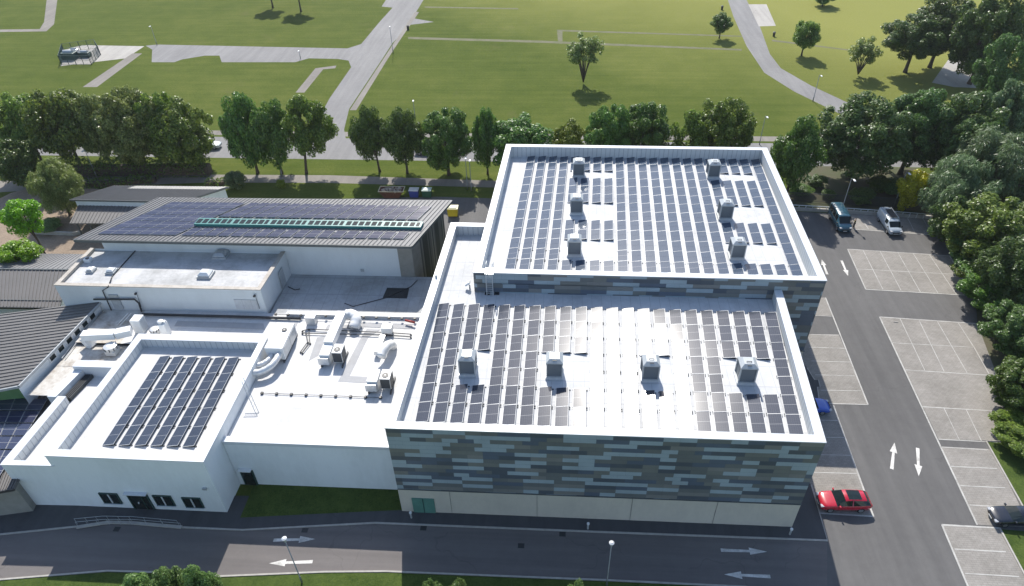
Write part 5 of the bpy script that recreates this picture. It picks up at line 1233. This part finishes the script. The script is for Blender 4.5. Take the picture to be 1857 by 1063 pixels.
def trunk_mesh(name, seed, multi=False):
    rg = random.Random(seed); m = MB()
    if not multi:
        m.tube([(0, 0, 0), (.01, .01, .12), (.02, 0, .45), (.0, .02, .8), (.02, .03, 1.15)], [.085, .06, .05, .035, .012], 8)
    k = 7 if not multi else 11
    for i in range(k):
        a = 2*math.pi*i/k+rg.uniform(-.4, .4); z = rg.uniform(.42, .75) if not multi else .06; r = rg.uniform(.4, .75)
        zz = 1+rg.uniform(-.15, .35)
        m.tube([(0.01, 0, z), (r*.35*math.cos(a), r*.35*math.sin(a), z+(zz-z)*.45), (r*math.cos(a), r*math.sin(a), zz)], [.034, .022, .006], 6)
        b = a+rg.uniform(-.7, .7); m.tube([(r*.5*math.cos(a), r*.5*math.sin(a), z+(zz-z)*.6), (r*.9*math.cos(b), r*.9*math.sin(b), zz*.95)], [.014, .004], 5)
    me = bpy.data.meshes.new(name); me.from_pydata(m.v, [], m.f); me.materials.append(M['bark']); me.polygons.foreach_set('use_smooth', [True]*len(m.f)); return me
CR = {'round': [crown_mesh('crown', 11+i, 20000, 85, .037, 'round') for i in range(3)],
      'big': [crown_mesh('crown', 31+i, 40000, 170, .027, 'round') for i in range(3)],
      'oval': [crown_mesh('crown', 51+i, 20000, 85, .037, 'oval') for i in range(2)],
      'sparse': [crown_mesh('crown', 71+i, 7000, 60, .038, 'vase') for i in range(2)],
      'willow': [crown_mesh('crown', 81+i, 34000, 110, .028, 'willow') for i in range(2)],
      'bush': [crown_mesh('crown', 91+i, 11000, 50, .046, 'round') for i in range(2)]}
TRK = [trunk_mesh('trunk', 1), trunk_mesh('trunk', 2)]; TRM = trunk_mesh('trunk', 5, True)
trng = random.Random(21)
def tree(name, label, x, y, H, Rx, clear, kind, mat, group=None, cat='tree', lean=0.0, multi=False, z0=0.0):
    t = empty(name, (x, y, z0), label, cat, group, 0.0)
    me = trng.choice(CR[kind]); Rz = (H-clear)/2; zc = clear+Rz
    c = bpy.data.objects.new('crown', me); COL.objects.link(c); c.parent = t
    c.location = (lean, 0, zc); c.scale = (Rx, Rx*trng.uniform(.9, 1.1), Rz*1.02); c.rotation_euler = (0, 0, trng.uniform(0, 6.28))
    c.material_slots[0].link = 'OBJECT'; c.material_slots[0].material = M[mat]
    tk = bpy.data.objects.new('trunk', TRM if multi else trng.choice(TRK)); COL.objects.link(tk); tk.parent = t
    tk.scale = (Rx*.85, Rx*.85, zc); tk.rotation_euler = (math.radians(0), math.atan2(lean, zc)*.9, trng.uniform(0, 6.28)) if lean else (0, 0, trng.uniform(0, 6.28))
    return t
def tree_px(name, label, u, vtop, Y, hw, clear, kind, mat, group=None, lean=0.0, **kw):
    """crown centred on photo column u at depth Y, its top seen at vtop, half as wide as hw photo pixels"""
    p = aty(u, vtop, Y); scale = FPX/((Vector((p.x, p.y, p.z-CAM_H))).dot(FW))
    Rx = hw/scale; H = p.z - 0.25*Rx*0
    H = max(H, 2.0)
    return tree(name, label, p.x-lean, Y, H, Rx, clear, kind, mat, group, lean=lean, **kw)
G1 = 'trees lining the public road'
for a in [
    ('broadleaf_tree', 'dark leafy tree at the left edge, beside a white car on the road', 10, 158, 112, 44, 2.5, 'round', 'leaf', G1),
    ('broadleaf_tree', 'tall pale-topped tree, second from the left along the road', 78, 150, 111, 52, 2.5, 'round', 'leaf', G1),
    ('broadleaf_tree', 'narrow tree squeezed between two wider ones in the left clump', 142, 163, 112, 36, 2.5, 'oval', 'leaf_olive', G1),
    ('broadleaf_tree', 'widest tree of the left clump, with a yellowish top', 205, 150, 110.5, 58, 2.6, 'big', 'leaf_olive', G1),
    ('broadleaf_tree', 'leaning tree at the right end of the left clump', 262, 155, 112, 40, 2.6, 'round', 'leaf', G1),
    ('broadleaf_tree', 'lower spreading tree with branches bowed right over the hedge end', 312, 178, 110.5, 50, 2.6, 'round', 'leaf', G1, 1.2),
    ('broadleaf_tree', 'tall dark tree just right of the white car gap', 424, 160, 110, 44, 1.6, 'oval', 'leaf_dark', G1),
    ('broadleaf_tree', 'dense tree in the middle of the three before the road junction', 474, 170, 110, 40, 1.6, 'round', 'leaf_dark', G1),
    ('broadleaf_tree', 'tree with a clear bare trunk left of the road junction', 545, 168, 110, 42, 7.6, 'round', 'leaf', G1, 2.2),
    ('broadleaf_tree', 'upright tree just right of the road junction', 660, 184, 111, 33, 3.2, 'oval', 'leaf_dark', G1, -.8),
    ('broadleaf_tree', 'second upright tree right of the junction', 722, 188, 110.5, 36, 2.2, 'oval', 'leaf_dark', G1),
    ('broadleaf_tree', 'broad dark tree behind the pair of lamp posts', 803, 191, 110, 50, 2.0, 'big', 'leaf_dark', G1),
    ('broadleaf_tree', 'slender tree between two broad ones near the tall hall corner', 878, 188, 110.5, 28, 2.0, 'oval', 'leaf_dark', G1),
    ('broadleaf_tree', 'low rounded tree touching the left rear corner of the tall hall', 943, 206, 110, 56, 1.5, 'round', 'leaf_dark', G1),
    ('broadleaf_tree', 'small yellow-green tree behind the rear parapet', 1034, 216, 112, 34, 1.0, 'round', 'leaf_yg', G1),
    ('broadleaf_tree', 'left tree of the dark pair behind the rear parapet', 1108, 182, 110, 46, 1.5, 'big', 'leaf_dark', G1),
    ('broadleaf_tree', 'right tree of the dark pair behind the rear parapet', 1172, 181, 111, 54, 1.5, 'big', 'leaf_dark', G1),
    ('broadleaf_tree', 'mid-green tree left of the tallest one behind the rear parapet', 1262, 197, 110, 42, 1.5, 'round', 'leaf', G1),
    ('broadleaf_tree', 'tall tree above the right half of the rear parapet', 1327, 169, 110.5, 52, 1.5, 'big', 'leaf', G1),
    ('broadleaf_tree', 'single upright tree right of the tall hall, against the road', 1464, 207, 103.5, 42, 2.2, 'oval', 'leaf_dark', G1)]:
    tree_px(a[0], a[1], a[2], a[3], a[4]-3.0, a[5]*1.2, a[6]*.45, *a[7:10], lean=a[10] if len(a) > 10 else 0.0)
G2 = 'woodland trees right of the car park'
for a in [
    ('woodland_tree', 'large rounded tree behind the blue van', 1592, 166, 107, 90, .5, 'big', 'leaf_wood', G2),
    ('woodland_tree', 'broad dark tree left part of the mass above golden shrub', 1690, 158, 109, 70, .5, 'big', 'leaf_wood', G2),
    ('woodland_tree', 'broad dark tree filling the mass right above golden shrub', 1770, 158, 108, 88, .5, 'big', 'leaf_wood', G2),
    ('woodland_tree', 'large round crown left of the pale drive in the park', 1678, 22, 157, 58, 3.0, 'big', 'leaf_wood', G2),
    ('woodland_tree', 'tall crown rising past the top edge beside the pale drive', 1735, -15, 160, 60, 2.5, 'big', 'leaf_wood', G2),
    ('woodland_tree', 'dark tree at the top right, beyond the pale drive', 1835, -40, 150, 66, .5, 'big', 'leaf_wood', G2),
    ('woodland_tree', 'tree at the right edge level with the pale drive', 1852, 55, 135, 50, .5, 'big', 'leaf_wood', G2),
    ('willow_tree', 'grey-green willow behind the golden shrub', 1772, 285, 93, 76, .3, 'willow', 'leaf_willow', G2),
    ('willow_tree', 'larger grey-green willow at the right edge above the car park', 1853, 228, 96, 90, .3, 'willow', 'leaf_willow', G2),
    ('woodland_tree', 'bright green tree overhanging the second row of bays', 1835, 358, 82, 100, .3, 'big', 'leaf', G2),
    ('woodland_tree', 'dark tree low at the right, beside the far bays', 1800, 430, 80, 62, .2, 'round', 'leaf_wood', G2),
    ('woodland_tree', 'dense dark tree beside the asphalt strip between bays', 1835, 500, 72, 78, .2, 'big', 'leaf_dark', G2),
    ('woodland_tree', 'yellowish bush-like tree beside the bay kerb step', 1836, 640, 66, 50, .2, 'round', 'leaf', G2),
    ('woodland_tree', 'dark leafy tree at the right edge, middle of the car park', 1872, 560, 64, 70, .2, 'big', 'leaf_wood', G2),
    ('woodland_tree', 'low leafy tree right of the short grass wedge', 1858, 720, 56, 56, .2, 'round', 'leaf_wood', G2),
    ('woodland_tree', 'bright tree at the right edge above the dark saloon car', 1874, 770, 50, 70, .2, 'big', 'leaf', G2),
    ('woodland_tree', 'dark rounded tree behind the willow, below the pale drive', 1790, 205, 103, 60, .3, 'big', 'leaf_wood', G2),
    ('woodland_tree', 'grey-green tree at the right edge between the drive and the willows', 1850, 140, 112, 56, .3, 'big', 'leaf_willow', G2),
    ('woodland_tree', 'green tree overhanging the kerb beside the third row of bays', 1800, 470, 77, 52, .2, 'round', 'leaf', G2),
    ('woodland_tree', 'dark tree at the right edge beside the asphalt strip', 1880, 430, 72, 74, .2, 'big', 'leaf_wood', G2),
    ('woodland_tree', 'dark foliage at right edge above the dark saloon car', 1885, 660, 55, 62, .2, 'big', 'leaf_dark', G2),
    ('woodland_tree', 'shady tree at the far back corner of the car park', 1748, 352, 88, 46, .2, 'round', 'leaf_wood', G2)]: tree_px(a[0], a[1], a[2], a[3], a[4], a[5]*1.08, *a[6:])
G3 = 'young trees standing in the field'
tree_px('field_tree', 'lone vase-shaped tree with bare stems in the middle of the field', 1062, 56, 150, 42, 3.0, 'sparse', 'leaf_olive', G3, multi=True)
tree_px('field_tree', 'small dark tree beside the top of the curving path', 1312, 22, 181, 21, 1.2, 'oval', 'leaf_dark', G3)
tree_px('field_tree', 'pale green leaning tree, middle of three right of the path', 1470, 32, 168, 29, .8, 'round', 'leaf', G3)
tree_px('field_tree', 'airy vase-shaped tree right of the curving path', 1577, 64, 155, 36, 1.5, 'sparse', 'leaf_olive', G3, multi=True)
tree_px('field_tree', 'dark rounded tree cut off by the top edge of frame', 1500, -24, 209, 24, .4, 'round', 'leaf_dark', G3)
b = at(495, 14); tree('field_tree', 'left one of two trees whose trunks show at the top edge', b.x, b.y, 11, 4.6, 4.2, 'round', 'leaf_dark', G3)
b = at(546, 21); tree('field_tree', 'right one of two trees whose trunks show at the top edge', b.x, b.y, 11, 4.8, 4.5, 'round', 'leaf_dark', G3)
tree_px('willow_tree', 'feathery weeping tree in the left courtyard', 76, 286, 92, 50, .6, 'willow', 'leaf_olive')
b = at(40, 458); tree_px('lime_tree', 'upper bright lime-green round tree at the left edge', 28, 363, 80, 40, 4.2, 'bush', 'leaf_lime', 'lime-green trees by the courtyard')
tree_px('lime_tree', 'lower bright lime-green round tree at the left edge', 26, 440, 73, 46, 3.0, 'bush', 'leaf_lime', 'lime-green trees by the courtyard')
tree_px('broadleaf_tree', 'dark tree in shade at the left edge behind the weeping tree', 4, 252, 101, 46, .5, 'round', 'leaf_dark')
tree_px('golden_shrub', 'golden-yellow shrub between the lamp post and willow', 1668, 308, 97, 30, .2, 'bush', 'leaf_yellow', cat='shrub')
def shrub(label, u, v, hw, h, mat, z=0.0, kind='bush', group=None):
    b = at(u, v, z); sc_ = FPX/((Vector((b.x, b.y, -CAM_H))).dot(FW)); r = hw/sc_
    return tree('shrub', label, b.x, b.y, h, r, .05, kind, mat, group, 'shrub')
shrub('round evergreen shrub behind the pale grey roof end', 432, 342, 24, 3.2, 'leaf_willow')
shrub('small yellow-green bush on the lawn behind the solar roof', 511, 341, 11, 1.6, 'leaf_yg')
shrub('golden sprig of bush left of the golden shrub gap', 1702, 372, 14, 2.6, 'leaf_yellow')
shrub('pale planting in the courtyard bed beneath the weeping tree', 92, 416, 26, 1.7, 'leaf_bush')
shrub('low green planting at left of the courtyard bed', 68, 414, 14, 1.2, 'leaf_bush')
for i, (u, v, hw, h, mt, lb) in enumerate([(1450, 352, 22, 1.7, 'leaf_dark', 'dark shrub below the single upright tree'), (1480, 338, 22, 2.0, 'leaf_wood', 'taller shrub right of the single upright tree'), (1502, 360, 16, 1.4, 'leaf_dark', 'low shrub just left of the blue van'), (1560, 366, 30, 2.2, 'leaf_wood', 'shrub between the two vans, behind the fence'), (1620, 350, 30, 2.4, 'leaf_wood', 'shaded shrub behind the pale van'), (1590, 345, 26, 2.5, 'leaf_dark', 'dark shrub under the large rounded tree')]): shrub(lb, u, v, hw, h, mt, group='shrubs behind the car park')
def hedge(label, px, h, w, mat):
    P = [at(u, v) for u, v in px]; c = sum(P, Vector())/len(P); t = empty('hedge', (c.x, c.y, 0), label, 'hedge'); rg = np.random.default_rng(len(label))
    L_ = (P[-1]-P[0]).length; n = int(L_*h*75); s = rg.random(n)*(len(P)-1); j = np.minimum(s.astype(int), len(P)-2); A_ = np.array([tuple(p) for p in P])
    q = A_[j]*(1-(s-j))[:, None]+A_[j+1]*(s-j)[:, None]-np.array([c.x, c.y, 0])
    th = rg.uniform(-.25, math.pi+.25, n); r = np.where(rg.random(n) < .8, rg.uniform(.85, 1.08, n), rg.random(n)); lump = 1+.14*np.sin(s*9.1)+.1*np.sin(s*23)
    q[:, 1] += np.sign(np.cos(th))*np.abs(np.cos(th))**.5*w/2*r; q[:, 2] = np.maximum(.05, np.sign(np.sin(th))*np.abs(np.sin(th))**.5*h*r*lump)
    nn = rg.normal(size=(n, 3))+np.array([0, -.2, .6]); nn /= np.linalg.norm(nn, axis=1)[:, None]; a = np.cross(nn, rg.normal(size=(n, 3))); a /= np.linalg.norm(a, axis=1)[:, None]; b = np.cross(nn, a); z = (.16*rg.uniform(.6, 1.3, n))[:, None]
    v4 = np.stack([q-a*z, q-b*z*.7, q+a*z, q+b*z*.7], 1).reshape(-1, 3)
    m = MB(); m.v = [tuple(x) for x in v4]; m.f = [tuple(range(4*i, 4*i+4)) for i in range(n)]; m.m = [0]*n; m.build('foliage', M[mat], t)
    m = MB(); m.strip([(p.x-c.x, p.y-c.y) for p in P], w*.5, 0, h*.6); m.build('stems', M['bark'], t)
hedge('long dark clipped hedge beside the boundary path under the left trees', [(108, 318), (250, 316), (384, 315)], 3.0, 2.6, 'leaf_dark')
hedge('low clipped hedge nearer the pale grey roof', [(128, 338), (200, 336), (284, 329)], 1.2, 2.0, 'leaf_dark')
hedge('short low hedge at the end of the boundary path', [(375, 336), (408, 334)], 1.0, 1.6, 'leaf')
# bushes cut by the bottom edge
for lb, u, hw, top, kd in [('tallest pale green bush at the bottom edge before the white block', 338, 34, 1030, 'oval'), ('middle pale bush of the clump before the white block', 284, 36, 1034, 'oval'), ('left pale bush of the clump before the white block', 235, 32, 1050, 'bush'), ('low bush right of the pale clump, at the bottom edge', 376, 22, 1054, 'bush'),
        ('taller leafy bush at the bottom edge below the link building', 778, 30, 1048, 'oval'), ('lower leafy bush at the bottom edge, left of hall corner', 828, 26, 1056, 'bush'), ('bush tips at the bottom edge below the lamp post', 1050, 26, 1058, 'bush')]:
    p = aty(u, top, 27.3); sc_ = FPX/(Vector((p.x, p.y, p.z-CAM_H)).dot(FW)); tree('verge_bush', lb, p.x, p.y, max(1.2, p.z), hw/sc_*1.15, .05, kd, 'leaf_bush', 'bushes along the verge', 'bush')

# ------------------------------------------------------------------ thin summer haze
hz = MB(); hz.box(-330, -60, -1.0, 330, 420, 64.0)
km = bpy.data.materials.new('haze'); km.use_nodes = True; kt = km.node_tree; kt.nodes.clear()
ko = kt.nodes.new('ShaderNodeOutputMaterial'); kv = kt.nodes.new('ShaderNodeVolumePrincipled')
kv.inputs['Color'].default_value = (0.86, 0.90, 0.95, 1); kv.inputs['Density'].default_value = 0.00011; kv.inputs['Anisotropy'].default_value = 0.3
kt.links.new(kv.outputs[0], ko.inputs['Volume'])
put(hz.build('haze', km), kind='stuff')
